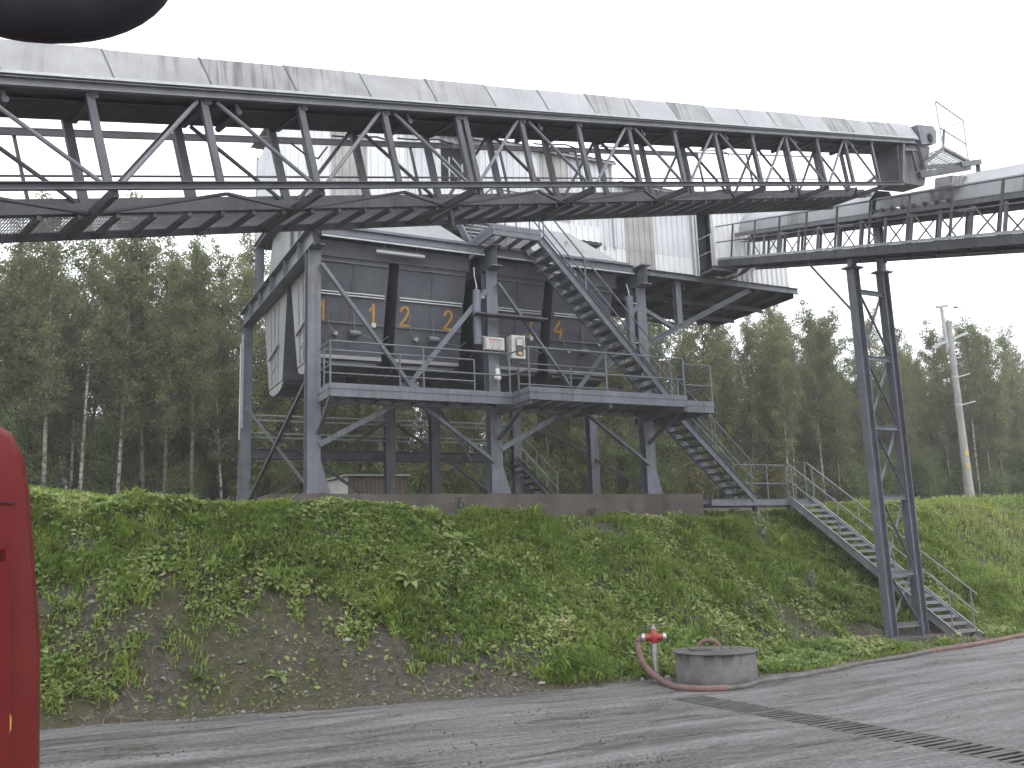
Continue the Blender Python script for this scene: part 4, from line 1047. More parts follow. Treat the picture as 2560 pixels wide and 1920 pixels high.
for k in range(2): MB().tube((9.73 + k * .17, 20.125, 7.355), (9.73 + k * .17, 20.1, 7.355), .014, n=8).build('indicator_button', M['print_dark'], r1)
r2 = control_box(10.2, 10.57, 7.1, 7.68, 20.0, .3, 'tall pale control box with rounded dark window right of the middle column')
MB().box((10.2, 20.0, 7.1), (10.57, 20.28, 7.68)).build('enclosure', M['boxw'], r2)
wb = MB(); pts = []
x0, x1, z0, z1, rad = 10.3, 10.52, 7.16, 7.62, .05
for cx, cz, a0 in ((x1 - rad, z1 - rad, 0), (x0 + rad, z1 - rad, 90), (x0 + rad, z0 + rad, 180), (x1 - rad, z0 + rad, 270)):
    for a in range(0, 91, 30): pts.append((cx + rad * math.cos(R(a0 + a)), cz + rad * math.sin(R(a0 + a))))
npt = len(pts)
wb.add([(x, 19.99, z) for x, z in pts] + [(x, 19.999, z) for x, z in pts], [tuple(range(npt))] + [(i, i + npt, (i + 1) % npt + npt, (i + 1) % npt) for i in range(npt)])
wb.build('window', M['vglass'], r2)
MB().box((10.325, 19.984, 7.43), (10.5, 19.989, 7.6)).build('instruction_card', M['boxw'], r2)
MB().box((10.37, 19.98, 7.575), (10.43, 19.983, 7.59)).build('red_lettering', M['print_red'], r2)
q = MB(); q.box((10.34, 19.98, 7.54), (10.36, 19.983, 7.56)); q.box((10.34, 19.98, 7.49), (10.36, 19.983, 7.51)); q.box((10.42, 19.98, 7.48), (10.44, 19.983, 7.495)); q.build('dark_lettering', M['print_dark'], r2)
MB().box((10.375, 19.984, 7.19), (10.475, 19.989, 7.265)).build('warning_label', M['label_y'], r2)
MB().tube((10.25, 20.0, 7.4), (10.25, 19.985, 7.4), .013, n=8).build('lock', M['print_dark'], r2)

for k, (x0, x1, label) in enumerate(((6.95, 8.18, 'white fluorescent tube lamp above the left pair of bins'), (11.35, 12.52, 'white fluorescent tube lamp above the right pair of bins, behind the upper stairs'))):
    r_ = thing('tube_lamp', label, 'lamp', ((x0 + x1) / 2, 20.6, 9.7), 'tube lamps under the front edge beams')
    MB().tube((x0, 20.58, 9.62), (x1, 20.58, 9.62), .042, n=10).build('diffuser', M['lampw'], r_, smooth=True)
    MB().box((x0 + .05, 20.55, 9.65), (x1 - .05, 20.61, 9.685)).build('housing', M['steel'], r_)
    MB().bar((x0 + .2, 20.58, 9.68), (x0 + .2, 20.5, 9.85), .02, .02).build('hanger', M['steel'], r_)
    MB().bar((x1 - .2, 20.58, 9.68), (x1 - .2, 20.5, 9.85), .02, .02).build('hanger', M['steel'], r_)
for x, z0, z1, label in ((9.45, 7.45, 8.85, 'grey pneumatic cylinder hanging left of the middle column'), (13.97, 7.63, 9.12, 'grey pneumatic cylinder hanging beside the right column')):
    r_ = thing('pneumatic_cylinder', label, 'cylinder', (x, 20.5, z0), 'pneumatic cylinders beside the columns')
    MB().lathe((x, 20.35, z0), [(.05, 0), (.105, .0), (.105, z1 - z0 - .02), (.07, z1 - z0), (.03, z1 - z0 + .0)], 16).build('barrel', M['steel'], r_, smooth=True)
    MB().sweep([(x, 20.35, z1), (x + .01, 20.36, z1 + .12), (x - .02, 20.4, z1 + .35), (x, 20.46, 9.46)], .015, 6).build('suspension_rod', M['galv'], r_)
    MB().tube((x + .09, 20.3, z0 + .2), (x + .2, 20.3, z0 + .2), .02, n=6).build('port', M['galv'], r_)
    MB().tube((x + .09, 20.3, z1 - .2), (x + .2, 20.3, z1 - .2), .02, n=6).build('port', M['galv'], r_)
shf = tag(MB().box((9.30, 20.02, 8.16), (11.25, 20.34, 8.20)).build('bracket_shelf', M['steel_dark'], origin=(10.2, 20.2, 8.16)), 'thin dark bracket shelf across the middle column above the control boxes', 'shelf')
# white bag tied to the rail
bag = MB(); prof = [(.004, 0.42), (.02, .38), (.012, .34), (.05, .28), (.06, .2), (.075, .12), (.085, .05), (.05, .0), (.002, -.01)]
bag.lathe((9.9, 20.24, 6.55), prof[::-1], 14)
rr_ = np.random.default_rng(4)
bag.v = [(x + .018 * math.sin(9 * z + 5 * x * 20), y + .014 * math.cos(14 * z + 40 * x), z + rr_.normal(0, .006)) for x, y, z in bag.v]
tag(bag.build('plastic_bag', M['plastic'], origin=(9.9, 20.24, 6.55), smooth=True), 'white plastic bag knotted on the walkway rail by the middle column', 'bag')

# ------------------------------------------------------------------ hydrant, hose, well, drain
hx, hy = 10.2, 14.72
hyd = thing('hydrant', 'red topped standpipe hydrant with crossbar handle left of the concrete well', 'hydrant', (hx, hy, 0))
MB().lathe((hx, hy, -.05), [(.075, 0), (.075, .05), (.052, .06), (.05, .70), (.062, .71), (.062, .74)], 16).build('standpipe', M['alu'], hyd, smooth=True)
MB().lathe((hx, hy, .66), [(.06, .0), (.085, .03), (.09, .1), (.085, .17), (.055, .21), (.055, .25)], 18).build('valve_body', M['redpaint'], hyd, smooth=True)
ax = unit((RH[0], RH[1], 0))
hc = np.array([hx, hy, .765])
MB().tube(hc - ax * .17, hc + ax * .17, .068, n=14).build('outlet_arm', M['redpaint'], hyd, smooth=True)
for s in (-1, 1):
    MB().tube(hc + ax * .165 * s, hc + ax * .225 * s, .074, n=14).build('coupling', M['alu'], hyd, smooth=True)
MB().lathe((hx, hy, .905), [(.055, 0), (.055, .035), (.03, .04), (.03, .075), (.012, .085)], 14).build('spindle_cap', M['alu'], hyd, smooth=True)
MB().tube((hx - .27 * ax[0] , hy - .27 * ax[1], .945), (hx + .3 * ax[0], hy + .3 * ax[1], .975), .011, n=6).build('crossbar_handle', M['iron'], hyd)
ch_ = MB(); 
for k in range(7): 
    z = .62 - .03 * k; ch_.tube((hx - .09 * ax[0], hy - .09 * ax[1], z), (hx - .1 * ax[0] + .01, hy - .1 * ax[1], z - .022), .009, n=5)
ch_.build('cap_chain', M['alu'], hyd)

def smooth_path(P, k=6):
    P = [np.asarray(p, float) for p in P]; out = []
    for i in range(len(P) - 1):
        p0, p1, p2, p3 = P[max(i - 1, 0)], P[i], P[i + 1], P[min(i + 2, len(P) - 1)]
        for j in range(k):
            t = j / k; out.append(.5 * ((2 * p1) + (p2 - p0) * t + (2 * p0 - 5 * p1 + 4 * p2 - p3) * t * t + (3 * p1 - p0 - 3 * p2 + p3) * t ** 3))
    out.append(P[-1]); return out
hl = hc - ax * .225
P = [hl, hl - ax * .07 + UZ * -.08, hl - ax * .06 + np.array([0, -.05, -.35]), hl + ax * .05 + np.array([-.05, -.2, -.58]), np.array([9.9, 14.05, .06]), np.array([9.78, 13.6, .04]), np.array([9.82, 13.2, .045]), np.array([9.98, 12.98, .045]), np.array([10.3, 12.86, .04])]
hose = thing('fire_hose', 'pinkish red fire hose dropping from the hydrant and lying along the road edge', 'hose', (10, 14, 0))
MB().sweep(smooth_path(P), .058, 10).build('hose_line', M['hose'], hose, smooth=True)
P2 = [(10.3, 12.86, .04), (10.8, 12.95, .03), (11.3, 13.2, .03), (12.31, 13.33, .03), (13.3, 13.55, .03), (14.39, 13.9, .035), (15.9, 14.2, .035), (17.0, 14.5, .035)]
MB().sweep(smooth_path(P2), .043, 8).build('hose_line', M['hose_g'], hose, smooth=True)
P3 = [(17.0, 14.5, .035), (18.6, 14.75, .04), (20.0, 15.05, .045), (21.4, 15.4, .05), (24, 15.9, .05), (30, 16.9, .05)]
MB().sweep(smooth_path(P3), .05, 8).build('hose_line', M['hose'], hose, smooth=True)
MB().tube((9.94, 14.0, .12), (9.9, 13.93, .10), .066, n=10).build('hose_binding', M['hose_g'], hose)

WC = (10.86, 13.82)
well = thing('concrete_well', 'round concrete well ring with a flat metal lid beside the hydrant', 'well', (WC[0], WC[1], 0))
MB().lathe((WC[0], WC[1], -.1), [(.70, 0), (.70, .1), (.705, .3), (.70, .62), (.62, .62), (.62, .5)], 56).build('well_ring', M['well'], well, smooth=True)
MB().lathe((WC[0], WC[1], .522), [(.745, 0), (.755, .012), (.745, .028), (.3, .04), (.01, .042)], 56).build('metal_lid', M['drain'], well, smooth=True)
lx, ly = WC
ax2 = ax
hnd = MB(); c0 = np.array([lx, ly, .56]) + ax2 * .1 - FH * .1
hnd.sweep([c0, c0 + UZ * .1, c0 + UZ * .115 + ax2 * .02, c0 + UZ * .115 + ax2 * .15, c0 + UZ * .1 + ax2 * .17, c0 + ax2 * .17], .012, 6); hnd.build('lid_handle', M['iron'], well)
hq = MB(); c1 = np.array([lx, ly, .566]) - ax2 * .2 - FH * .05
hq.prof(c1 - ax2 * .25, c1 + ax2 * .12, [(-.2, -.006), (.2, -.006), (.2, .018), (-.2, .018)]); hq.build('lid_hatch', M['iron'], well)
hs2 = MB(); cq = np.array([lx, ly, .0]) + FH * .95 + ax2 * .08
hs2.sweep([cq + ax2 * (.24 * math.cos(a)) + UZ * (.40 + .24 * math.sin(a)) for a in np.linspace(.15, 2.95, 12)], .04, 8)
tag(hs2.build('hose_loop', M['hose'], origin=tuple(cq), smooth=True), 'loop of reddish hose standing behind the concrete well', 'hose')

# drain channel: trough, kerb rails and slotted covers
dr = thing('drain_channel', 'slotted drain channel crossing the road in front of the well', 'drain', (9.35, 8, 0))
t_ = MB(); t_.add([(DX0, DY0, 0), (DX0, DY1, 0), (DX1, DY1, 0), (DX1, DY0, 0), (DX0, DY0, -.4), (DX0, DY1, -.4), (DX1, DY1, -.4), (DX1, DY0, -.4)], [(4, 5, 1, 0), (5, 6, 2, 1), (6, 7, 3, 2), (7, 4, 0, 3), (7, 6, 5, 4)])
t_.build('trough_shade', M['dark'], dr)
NC = 17; cv = MB(); CL = (DY1 - DY0) / NC - .012; ns = 4
cv.box((0, 0, -.05), (.05, CL, 0)); cv.box((DX1 - DX0 - .05, 0, -.05), (DX1 - DX0, CL, 0))
cuts = [0]; 
sw = .068; bw = (CL - ns * sw) / (ns + 1)
for k in range(ns + 1):
    y = k * (bw + sw); cv.box((.05, y, -.009), (DX1 - DX0 - .05, y + bw, 0))
cmesh = cv.mesh('drain_cover', M['drain'])
y = DY0 + .006; k = 0
while k < NC:
    o = linked(cmesh, 'drain_cover', dr, (DX0 - 9.35, y - 8, .004 * ((k * 7) % 3 - 1)), (R(.25 * ((k * 5) % 3 - 1)), 0, 0)); y += CL + .012; k += 1

# ------------------------------------------------------------------ small shed, utility pole
shed = thing('small_shed', 'small white and brown corrugated shed beyond the foundation wall', 'shed', (10.4, 33, 4.3))
b = MB(); corr(b, (10.0, 33.0, 0), (1, 0, 0), 2.2, 4.0, 5.42, (0, -1, 0), .16, .03); b.build('front_wall', M['shed_b'], shed)
MB().add([(10.0, 33.0, 4.0), (10.0, 33.0, 5.42), (9.3, 34.6, 5.32), (9.3, 34.6, 4.0)], [(0, 1, 2, 3)]).build('side_wall', M['shed_w'], shed)
MB().add([(12.2, 33.0, 4.0), (12.2, 33.0, 5.42), (11.5, 34.6, 5.3), (11.5, 34.6, 4.0), (9.3, 34.6, 4.0), (9.3, 34.6, 5.32)], [(0, 3, 2, 1), (3, 4, 5, 2)]).build('rear_walls', M['shed_w'], shed)
MB().add([(9.85, 32.85, 5.45), (12.35, 32.85, 5.47), (11.6, 34.8, 5.33), (9.1, 34.8, 5.31), (9.85, 32.85, 5.51), (12.35, 32.85, 5.53), (11.6, 34.8, 5.39), (9.1, 34.8, 5.37)], [(0, 3, 2, 1), (4, 5, 6, 7), (0, 1, 5, 4), (1, 2, 6, 5), (2, 3, 7, 6), (3, 0, 4, 7)]).build('shed_roof', M['dirty'], shed)

px, py = 33.24, 25.47; pz = float(ground_z(px, py)) - .3
pole = thing('utility_pole', 'tapered pale concrete power pole with crossarms on the right of the bank', 'pole', (px, py, pz))
PT = 11.3
MB().lathe((px, py, pz), [(.19, 0), (.165, 1.5), (.14, 3.5), (.115, PT - pz)], 14).build('shaft', M['pole'], pole, smooth=True)
pa = np.array([px, py, 0])
MB().tube(pa - ax * .16 + UZ * (PT - 1.1), pa - ax * .2 + UZ * (PT + .62), .075, n=8).build('mast_extension', M['galv'], pole)
MB().bar(pa - ax * .42 + UZ * (PT + .66), pa + ax * .06 + UZ * (PT + .70), .12, .09).build('top_bracket', M['galv'], pole)
cdir = unit(ax * .86 + np.array([0, 0, .32]))
MB().bar(pa - cdir * .85 + UZ * (PT - .75), pa + cdir * .72 + UZ * (PT - .75), .1, .1).build('crossarm', M['galv'], pole)
for z, s in ((PT - 2.35, .62), (PT - 3.5, .7)):
    MB().lathe((px, py, z), [(.14, 0), (.14, .07)], 12).build('clamp_band', M['galv'], pole)
    MB().bar(pa + UZ * z, pa + ax * s + UZ * (z + .16), .05, .05).build('side_arm', M['galv'], pole)
for a, z in ((.30, PT + .62), (.98, PT - .52)):
    b = MB(); b.tube(pa + ax * a + UZ * z, pa + ax * (a + .16) + UZ * z, .04, n=8); b.build('insulator', M['iron'], pole)
for z, h in ((5.85, .22), (5.35, .17)):
    q = pa - FH * .18 + UZ * z
    MB().bar(q - ax * .07, q + ax * .07, .012, h).build('warning_plate', M['label_y'], pole)
wl_ = MB(); 
for a, z in ((.46, PT + .62), (1.14, PT - .52)):
    A0 = pa + ax * a + UZ * z
    wl_.sweep([A0, A0 + ax * 8 + UZ * -.35, A0 + ax * 20 + UZ * -.5, A0 + ax * 34 + UZ * .2], .008, 4)
wl_.build('power_line', M['cable_l'], pole)

# ------------------------------------------------------------------ red van and dark mirror at the left edge
def vloc(fwd, right, z): q = CAM + FH * fwd + RH * right; return np.array([q[0], q[1], z])
van = thing('red_van', 'red high roof van with its rear corner cutting into the left edge', 'van', tuple(vloc(5.0, -2.2, 0)))
VR, VC = 2.72, -2.395       # rear plane ahead of the camera, centre line left of it
half = [(.90, .42), (.955, .75), (.968, 1.15), (.965, 1.6), (.945, 2.0), (.91, 2.3), (.885, 2.5), (.86, 2.62), (.82, 2.70), (.72, 2.76), (.4, 2.80)]
prof = [(a, z) for a, z in half] + [(-a, z) for a, z in half[::-1]]
vd = unit(FH * .86 - RH * .51); vr = unit(np.cross(vd, UZ))
V0 = vloc(VR, VC, 0)
VP = lambda f, s, z: V0 + vd * f + vr * s + UZ * z
n = len(prof)
secs = [(0.0, .93, 0), (.035, .985, 0), (.10, 1.0, 0), (3.6, 1.0, 0), (4.2, .97, -.25), (4.75, .93, -1.1), (5.5, .88, -1.35), (5.65, .8, -1.4)]
b = MB(); vs = []
for f, sc, dz in secs:
    for a, z in prof:
        zz = z if z < .9 else .9 + (z - .9) * (1 + dz / 1.7)
        if f < .05: zz = .42 + (zz - .42) * (.965 + .035 * (f / .05))
        vs.append(VP(f, a * sc, zz))
fs = [tuple(range(n - 1, -1, -1)), tuple(range((len(secs) - 1) * n, len(secs) * n))]
for i in range(len(secs) - 1):
    for k in range(n): fs.append((i * n + k, i * n + (k + 1) % n, (i + 1) * n + (k + 1) % n, (i + 1) * n + k))
vb = b.add(vs, fs).build('body', M['vanred'], van, smooth=True)
# rear doors: two leaves with a raised frame round a sunken panel, seam, handle, lamps
for s in (-1, 1):
    d_ = MB()
    def rect(x0, x1, z0, z1, y0, y1): 
        P_ = [VP(y, x, z) for y in (y0, y1) for x, z in ((x0, z0), (x1, z0), (x1, z1), (x0, z1))]
        d_.add(P_, [(0, 1, 2, 3), (7, 6, 5, 4), (0, 4, 5, 1), (1, 5, 6, 2), (2, 6, 7, 3), (3, 7, 4, 0)])
    def tr(z): return .905 - .02 * (z - .7) ** 2 * .45 - .035 * max(0, z - 1.7)
    # stiles follow the lean of the body side
    zs = np.linspace(.6, 2.3, 9)
    for i in range(8):
        za, zb_ = zs[i], zs[i + 1]
        for (o0, o1, dd) in ((.03, .13, -.03), (.17, .21, -.022), (.29, .33, -.018)):
            P_ = []
            for y in (dd, .01):
                P_ += [VP(y, s * (tr(za) - o1), za), VP(y, s * (tr(za) - o0), za), VP(y, s * (tr(zb_) - o0), zb_), VP(y, s * (tr(zb_) - o1), zb_)]
            F_ = [(0, 1, 2, 3), (7, 6, 5, 4), (0, 4, 5, 1), (1, 5, 6, 2), (2, 6, 7, 3), (3, 7, 4, 0)]
            d_.add(P_, F_)
    rect(s * .02, s * .82, 2.26, 2.34, -.03, .01); rect(s * .02, s * .86, .5, .6, -.03, .01); rect(s * .015, s * .09, .6, 2.26, -.03, .01)
    d_.build('rear_door', M['vanred'], van)
    MB().bar(VP(-.004, s * .02, 2.50), VP(-.004, s * .845, 2.45), .008, .004).build('roof_seam', M['rubber'], van)
    for f in (.9, 4.5):
        wv_ = MB(); c = VP(f, s * .8, .34)
        wv_.lathe((0, 0, 0), [(.12, -.1), (.33, -.1), (.345, -.06), (.345, .06), (.33, .1), (.12, .1)], 24, axis=0)
        ang = math.atan2(vr[1], vr[0]); ca, sa = math.cos(ang), math.sin(ang)
        wv_.v = [(c[0] + x * ca - y * sa, c[1] + x * sa + y * ca, c[2] + z) for x, y, z in wv_.v]
        wv_.build('wheel', M['rubber'], van, smooth=True)
    MB().bar(VP(4.3, s * .9, 1.55), VP(4.9, s * .84, 1.45), .02, .5).build('side_window', M['vglass'], van)
    MB().bar(VP(-.02, s * .9, .75), VP(-.02, s * .9, 1.15), .1, .04, up=vr).build('tail_lamp', M['redpaint'], van)
MB().bar(VP(-.06, -.85, .38), VP(-.06, .85, .38), .16, .2).build('bumper', M['rubber'], van)
MB().bar(VP(-.04, .1, 1.2), VP(-.04, .1, 1.4), .05, .04, up=vr).build('door_handle', M['rubber'], van)
# yellow lettering on the door, cut by the picture's edge
yl = MB()
for k in range(4):
    cx = .770 - .3 * k
    pts = [(cx + .10 * math.cos(a), 1.745 + .10 * math.sin(a)) for a in np.linspace(-1.2, 1.9, 10)]
    L_ = [VP(-.004, x, z) for x, z in pts]; L2 = [VP(-.004, x - .035, z - .01) for x, z in pts]
    yl.add(L_ + L2, [(i, i + 1, i + 11, i + 10) for i in range(9)])
yl.build('yellow_lettering', M['label_y'], van)

mr = thing('vehicle_mirror', 'dark oval mirror housing hanging into the top left corner', 'mirror', (0, 0, 0))
MC = CAM + FW * 1.25 + RT * ((118 - 1280) / 2350 * 1.25) - UPV * ((-105 - 960) / 2350 * 1.25)
mr.location = tuple(MC)
b = MB(); nu, nv = 40, 14
e1 = unit(RT * .995 - UPV * .035); e2 = unit(UPV * .995 + RT * .035); e3 = FW
vs = []
for j in range(nv + 1):
    ph = -math.pi / 2 + math.pi * j / nv
    for i in range(nu):
        th = 2 * math.pi * i / nu
        cx = math.copysign(abs(math.cos(th)) ** .92, math.cos(th)); cy = math.copysign(abs(math.sin(th)) ** .92, math.sin(th))
        cp = max(math.cos(ph), .02) ** .6
        vs.append(MC + e1 * cx * .174 * cp + e2 * cy * .112 * cp + e3 * math.sin(ph) * .05)
fs = [(j * nu + i, j * nu + (i + 1) % nu, (j + 1) * nu + (i + 1) % nu, (j + 1) * nu + i) for j in range(nv) for i in range(nu)]
b.add(vs, fs).build('mirror_shell', M['mirror'], mr, smooth=True)
arm = MB(); a1 = MC + FW * .04 + UPV * .03
arm.sweep(smooth_path([a1, a1 + FW * .25 + UPV * .25 - RT * .2, VP(.6, -.1, 2.95), VP(.8, -.1, 2.58)]), .022, 8)
arm.build('mirror_arm', M['mirror'], mr, smooth=True)

# ------------------------------------------------------------------ vegetation
def fast_mesh(name, V, Fq, mat, tone=None, smooth=False):
    """V (n,3), Fq (m,k) equal-sized faces"""
    me = bpy.data.meshes.new(name); k = Fq.shape[1]
    me.vertices.add(len(V)); me.vertices.foreach_set('co', np.ascontiguousarray(V, dtype=np.float32).ravel())
    me.loops.add(Fq.size); me.loops.foreach_set('vertex_index', np.ascontiguousarray(Fq, dtype=np.int32).ravel())
    me.polygons.add(len(Fq)); me.polygons.foreach_set('loop_start', np.arange(0, Fq.size, k, dtype=np.int32))
    if smooth: me.polygons.foreach_set('use_smooth', np.ones(len(Fq), dtype=bool))
    if tone is not None:
        a = me.attributes.new('tone', 'FLOAT', 'POINT'); a.data.foreach_set('value', np.ascontiguousarray(tone, dtype=np.float32))
    me.update(calc_edges=True); me.materials.append(mat); return me

def quads(centers, size, aspect, nrm_bias, tone, rg, droop=0.0, flat=False):
    """leaf diamonds: returns V, F, tone"""
    n = len(centers)
    a = rg.normal(size=(n, 3)); a[:, 2] -= droop; a /= np.linalg.norm(a, axis=1)[:, None]
    nn = rg.normal(size=(n, 3)) + np.array(nrm_bias)
    if flat:
        nn /= np.linalg.norm(nn, axis=1)[:, None]; a -= nn * np.sum(a * nn, 1)[:, None]; a /= (np.linalg.norm(a, axis=1)[:, None] + 1e-9)
    b = np.cross(nn, a); b /= (np.linalg.norm(b, axis=1)[:, None] + 1e-9)
    L = size[:, None]; W = (size * aspect)[:, None]
    V = np.stack([centers - a * L * .5, centers + b * W * .5, centers + a * L * .5, centers - b * W * .5], 1).reshape(-1, 3)
    F = np.arange(4 * n).reshape(n, 4)
    return V, F, np.repeat(tone, 4)

def make_tree(seed, H, base, spread, n_br, leaves, droop, mat_leaf, mat_bark, tr, name, sparse_top=True):
    rg = np.random.default_rng(seed)
    # trunk
    m_ = 9; tz = np.linspace(0, H, m_); cx = np.cumsum(rg.normal(0, .07, m_)) * (tz / H); cy = np.cumsum(rg.normal(0, .07, m_)) * (tz / H)
    rad = tr * (1 - tz / H) ** .8 + .012
    b = MB(); b.sweep([(cx[i], cy[i], tz[i] - .3 if i == 0 else tz[i]) for i in range(m_)], list(rad), 7)
    cen = []; wts = []
    for k in range(n_br):
        f = (k + rg.random()) / n_br
        hb = base + (H * .97 - base) * f
        az = k * 2.4 + rg.normal(0, .4)
        shape = math.sin(math.pi * min(1, .18 + .82 * (1 - f))) ** .7 * (1 - f * .35)
        L = spread * (.45 + .75 * shape) * rg.uniform(.7, 1.15) * (1.0 if f < .8 else .8)
        el = R(rg.uniform(25, 55) + 20 * f)
        px_, py_ = np.interp(hb, tz, cx), np.interp(hb, tz, cy)
        p = np.array([px_, py_, hb]); pts = [p]
        d = np.array([math.cos(az) * math.cos(el), math.sin(az) * math.cos(el), math.sin(el)])
        for j in range(4):
            d = unit(d + np.array([rg.normal(0, .12), rg.normal(0, .12), -.10 * droop * j + rg.normal(0, .08)])); p = p + d * L / 4; pts.append(p)
        b.sweep(pts, [.03 * (1 - f * .6), .022, .016, .011, .006], 4)
        for j in range(1, 5):
            for q in range(rg.integers(2, 4)):
                s0 = pts[j - 1] + (pts[j] - pts[j - 1]) * rg.random()
                td = unit(rg.normal(0, 1, 3) + np.array([d[0], d[1], .35 - droop * .6])); tl = rg.uniform(.25, .6) * (L / 1.6) ** .5
                e = s0 + td * tl * .5 + np.array([0, 0, -.04 * droop]); e2 = e + unit(td + np.array([0, 0, -.6 * droop])) * tl * .5
                if q == 0: b.sweep([s0, e, e2], [.009, .006, .004], 3)
                for fr_ in (.35, .65, .95):
                    cen.append(s0 + (e2 - s0) * fr_); wts.append(1.0 + .5 * (j > 2))
    cen = np.array(cen); wts = np.array(wts); wts /= wts.sum()
    idx = rg.choice(len(cen), leaves, p=wts)
    c = cen[idx] + rg.normal(0, .13, (leaves, 3)) * np.array([1, 1, .9])
    sz = rg.uniform(.085, .155, leaves)
    tone = np.clip(rg.normal(.45, .22, leaves) + .25 * (vnoise(c[:, 0] * 1.3 + 50, c[:, 2] * 1.3 + 50, seed) - .5), 0, 1)
    V, F, T = quads(c, sz, .62, (0, 0, .9), tone, rg, droop * .8)
    return (b.mesh(name + '_trunk', mat_bark, smooth=True), fast_mesh(name + '_crown', V, F, mat_leaf, T), H)

def make_shrub(seed, H, Rr, leaves, mat_leaf, name):
    rg = np.random.default_rng(seed); b = MB(); cen = []
    for k in range(11):
        az = rg.uniform(0, 6.28); L = H * rg.uniform(.6, 1.05); sp = Rr * rg.uniform(.2, 1.0)
        pts = [np.array([0, 0, -.1]) + np.array([math.cos(az), math.sin(az), 0]) * .1, np.array([math.cos(az) * sp * .4, math.sin(az) * sp * .4, L * .5]), np.array([math.cos(az) * sp, math.sin(az) * sp, L])]
        b.sweep(pts, [.022, .014, .005], 4)
        for q in range(16):
            f = rg.uniform(.15, 1); p = pts[0] * (1 - f) ** 2 + pts[1] * 2 * f * (1 - f) + pts[2] * f * f
            cen.append(p + rg.normal(0, .2 + .1 * f, 3) * np.array([1, 1, .7]))
    cen = np.array(cen); idx = rg.integers(0, len(cen), leaves)
    c = cen[idx] + rg.normal(0, .12, (leaves, 3)); c[:, 2] = np.abs(c[:, 2])
    tone = np.clip(rg.normal(.45, .22, leaves), 0, 1)
    V, F, T = quads(c, rg.uniform(.07, .13, leaves), .6, (0, 0, 1.0), tone, rg, .2)
    return (b.mesh(name + '_stems', M['wood'], smooth=True), fast_mesh(name + '_leaves', V, F, mat_leaf, T), H)

TV = [make_tree(101, 11.5, 2.8, 1.9, 46, 10500, .7, M['leaf'], M['birch'], .085, 'birch_a'),
      make_tree(102, 12.5, 3.4, 1.8, 48, 10500, .6, M['leaf'], M['birch'], .09, 'birch_b'),
      make_tree(103, 10.0, 2.2, 2.1, 42, 10500, .9, M['leaf'], M['birch'], .075, 'birch_c'),
      make_tree(104, 13.0, 3.4, 1.9, 50, 11500, .3, M['leaf'], M['wood'], .10, 'alder_a'),
      make_tree(105, 9.0, 1.6, 2.2, 42, 10500, .35, M['leaf'], M['wood'], .075, 'alder_b'),
      make_tree(106, 11.0, 5.2, 1.5, 34, 5600, .5, M['leaf'], M['birch'], .07, 'birch_d')]
SV = [make_shrub(201, 2.6, 1.3, 4200, M['leaf_bush'], 'shrub_a'), make_shrub(202, 1.7, 1.2, 3400, M['leaf_bush'], 'shrub_b'),
      make_shrub(203, 3.6, 1.5, 5200, M['leaf_bush'], 'shrub_c'), make_shrub(204, 2.2, 1.1, 2600, M['leaf_yellow'], 'shrub_d')]

def plant(name, var, x, y, sc, rz, label, cat, group, parts=('trunk', 'crown'), z=None, tilt=(0, 0)):
    z = float(ground_z(x, y)) if z is None else z
    o = thing(name, label, cat, (x, y, z), group)
    o.rotation_euler = (tilt[0], tilt[1], rz); o.scale = (sc, sc, sc)
    for nm, me in zip(parts, var[:2]):
        c = bpy.data.objects.new(nm, me); COL.objects.link(c); c.parent = o
    return o

def frame_px(x, y, z):
    d = np.array([x, y, z]) - CAM; w = d @ FW
    return 1280 + 2350 * (d @ RT) / w, 960 - 2350 * (d @ UPV) / w
ZG = ('left of the bunker', 'behind the bunker legs', 'between bunker and lattice tower', 'right of the lattice tower')
ZT = tuple('slender tree in the %s rows of the forest ' + g_ for g_ in ZG)
def zone(u_): return 0 if u_ < 600 else 1 if u_ < 1640 else 2 if u_ < 2180 else 3
# white-stemmed birches standing out along the forest edge
for i, (x, y, v, s) in enumerate(((4.15, 36.6, 0, .82), (5.06, 36.2, 1, .8), (1.35, 36.8, 5, .9), (.2, 36.4, 1, .85), (2.6, 37.2, 0, .8), (29.4, 36.4, 5, .95), (34.1, 36.6, 0, .8), (34.9, 36.9, 5, .85), (36.3, 36.3, 1, .82), (37.6, 36.5, 0, .85), (48.1, 36.2, 5, .95), (49.6, 36.5, 1, .8), (50.3, 36.3, 0, .85), (17.5, 36.8, 1, .9), (12.6, 37, 0, .95))):
    plant('birch_tree', TV[v], x, y, s, random.uniform(0, 6.28), 'white stemmed birch at the forest edge ' + ZG[zone(frame_px(x, y, 5)[0])], 'tree', 'white stemmed birches ' + ZG[zone(frame_px(x, y, 5)[0])], tilt=(random.gauss(0, .025), random.gauss(0, .025)))
# the forest behind, row after row
cnt = 0
rows = [(38.2, 1.7), (40.1, 1.75), (42.3, 1.9), (44.8, 2.0), (47.6, 2.2), (51.0, 2.5), (55.0, 2.8)]
for r_i, (yy, stp) in enumerate(rows):
    x = -12.0
    while x < 74:
        xx = x + random.uniform(-.6, .6); y = yy + random.uniform(-.9, .9)
        u_, v_ = frame_px(xx, y, 6)
        if -260 < u_ < 2820:
            v = random.choice((0, 1, 2, 3, 4, 0, 1, 3))
            hs = np.interp(xx, [-8, 4, 9, 20, 45, 70], [.86, .84, .82, .80, .74, .74]) * random.uniform(.82, 1.14)
            plant('forest_tree', TV[v], xx, y, hs, random.uniform(0, 6.28), ZT[zone(u_)] % ('front', 'front', 'middle', 'middle', 'deep', 'deep', 'deep')[r_i], 'tree', 'forest trees ' + ZG[zone(u_)], tilt=(random.gauss(0, .03), random.gauss(0, .03)))
            cnt += 1
        x += stp * random.uniform(.75, 1.25)
nb = 0
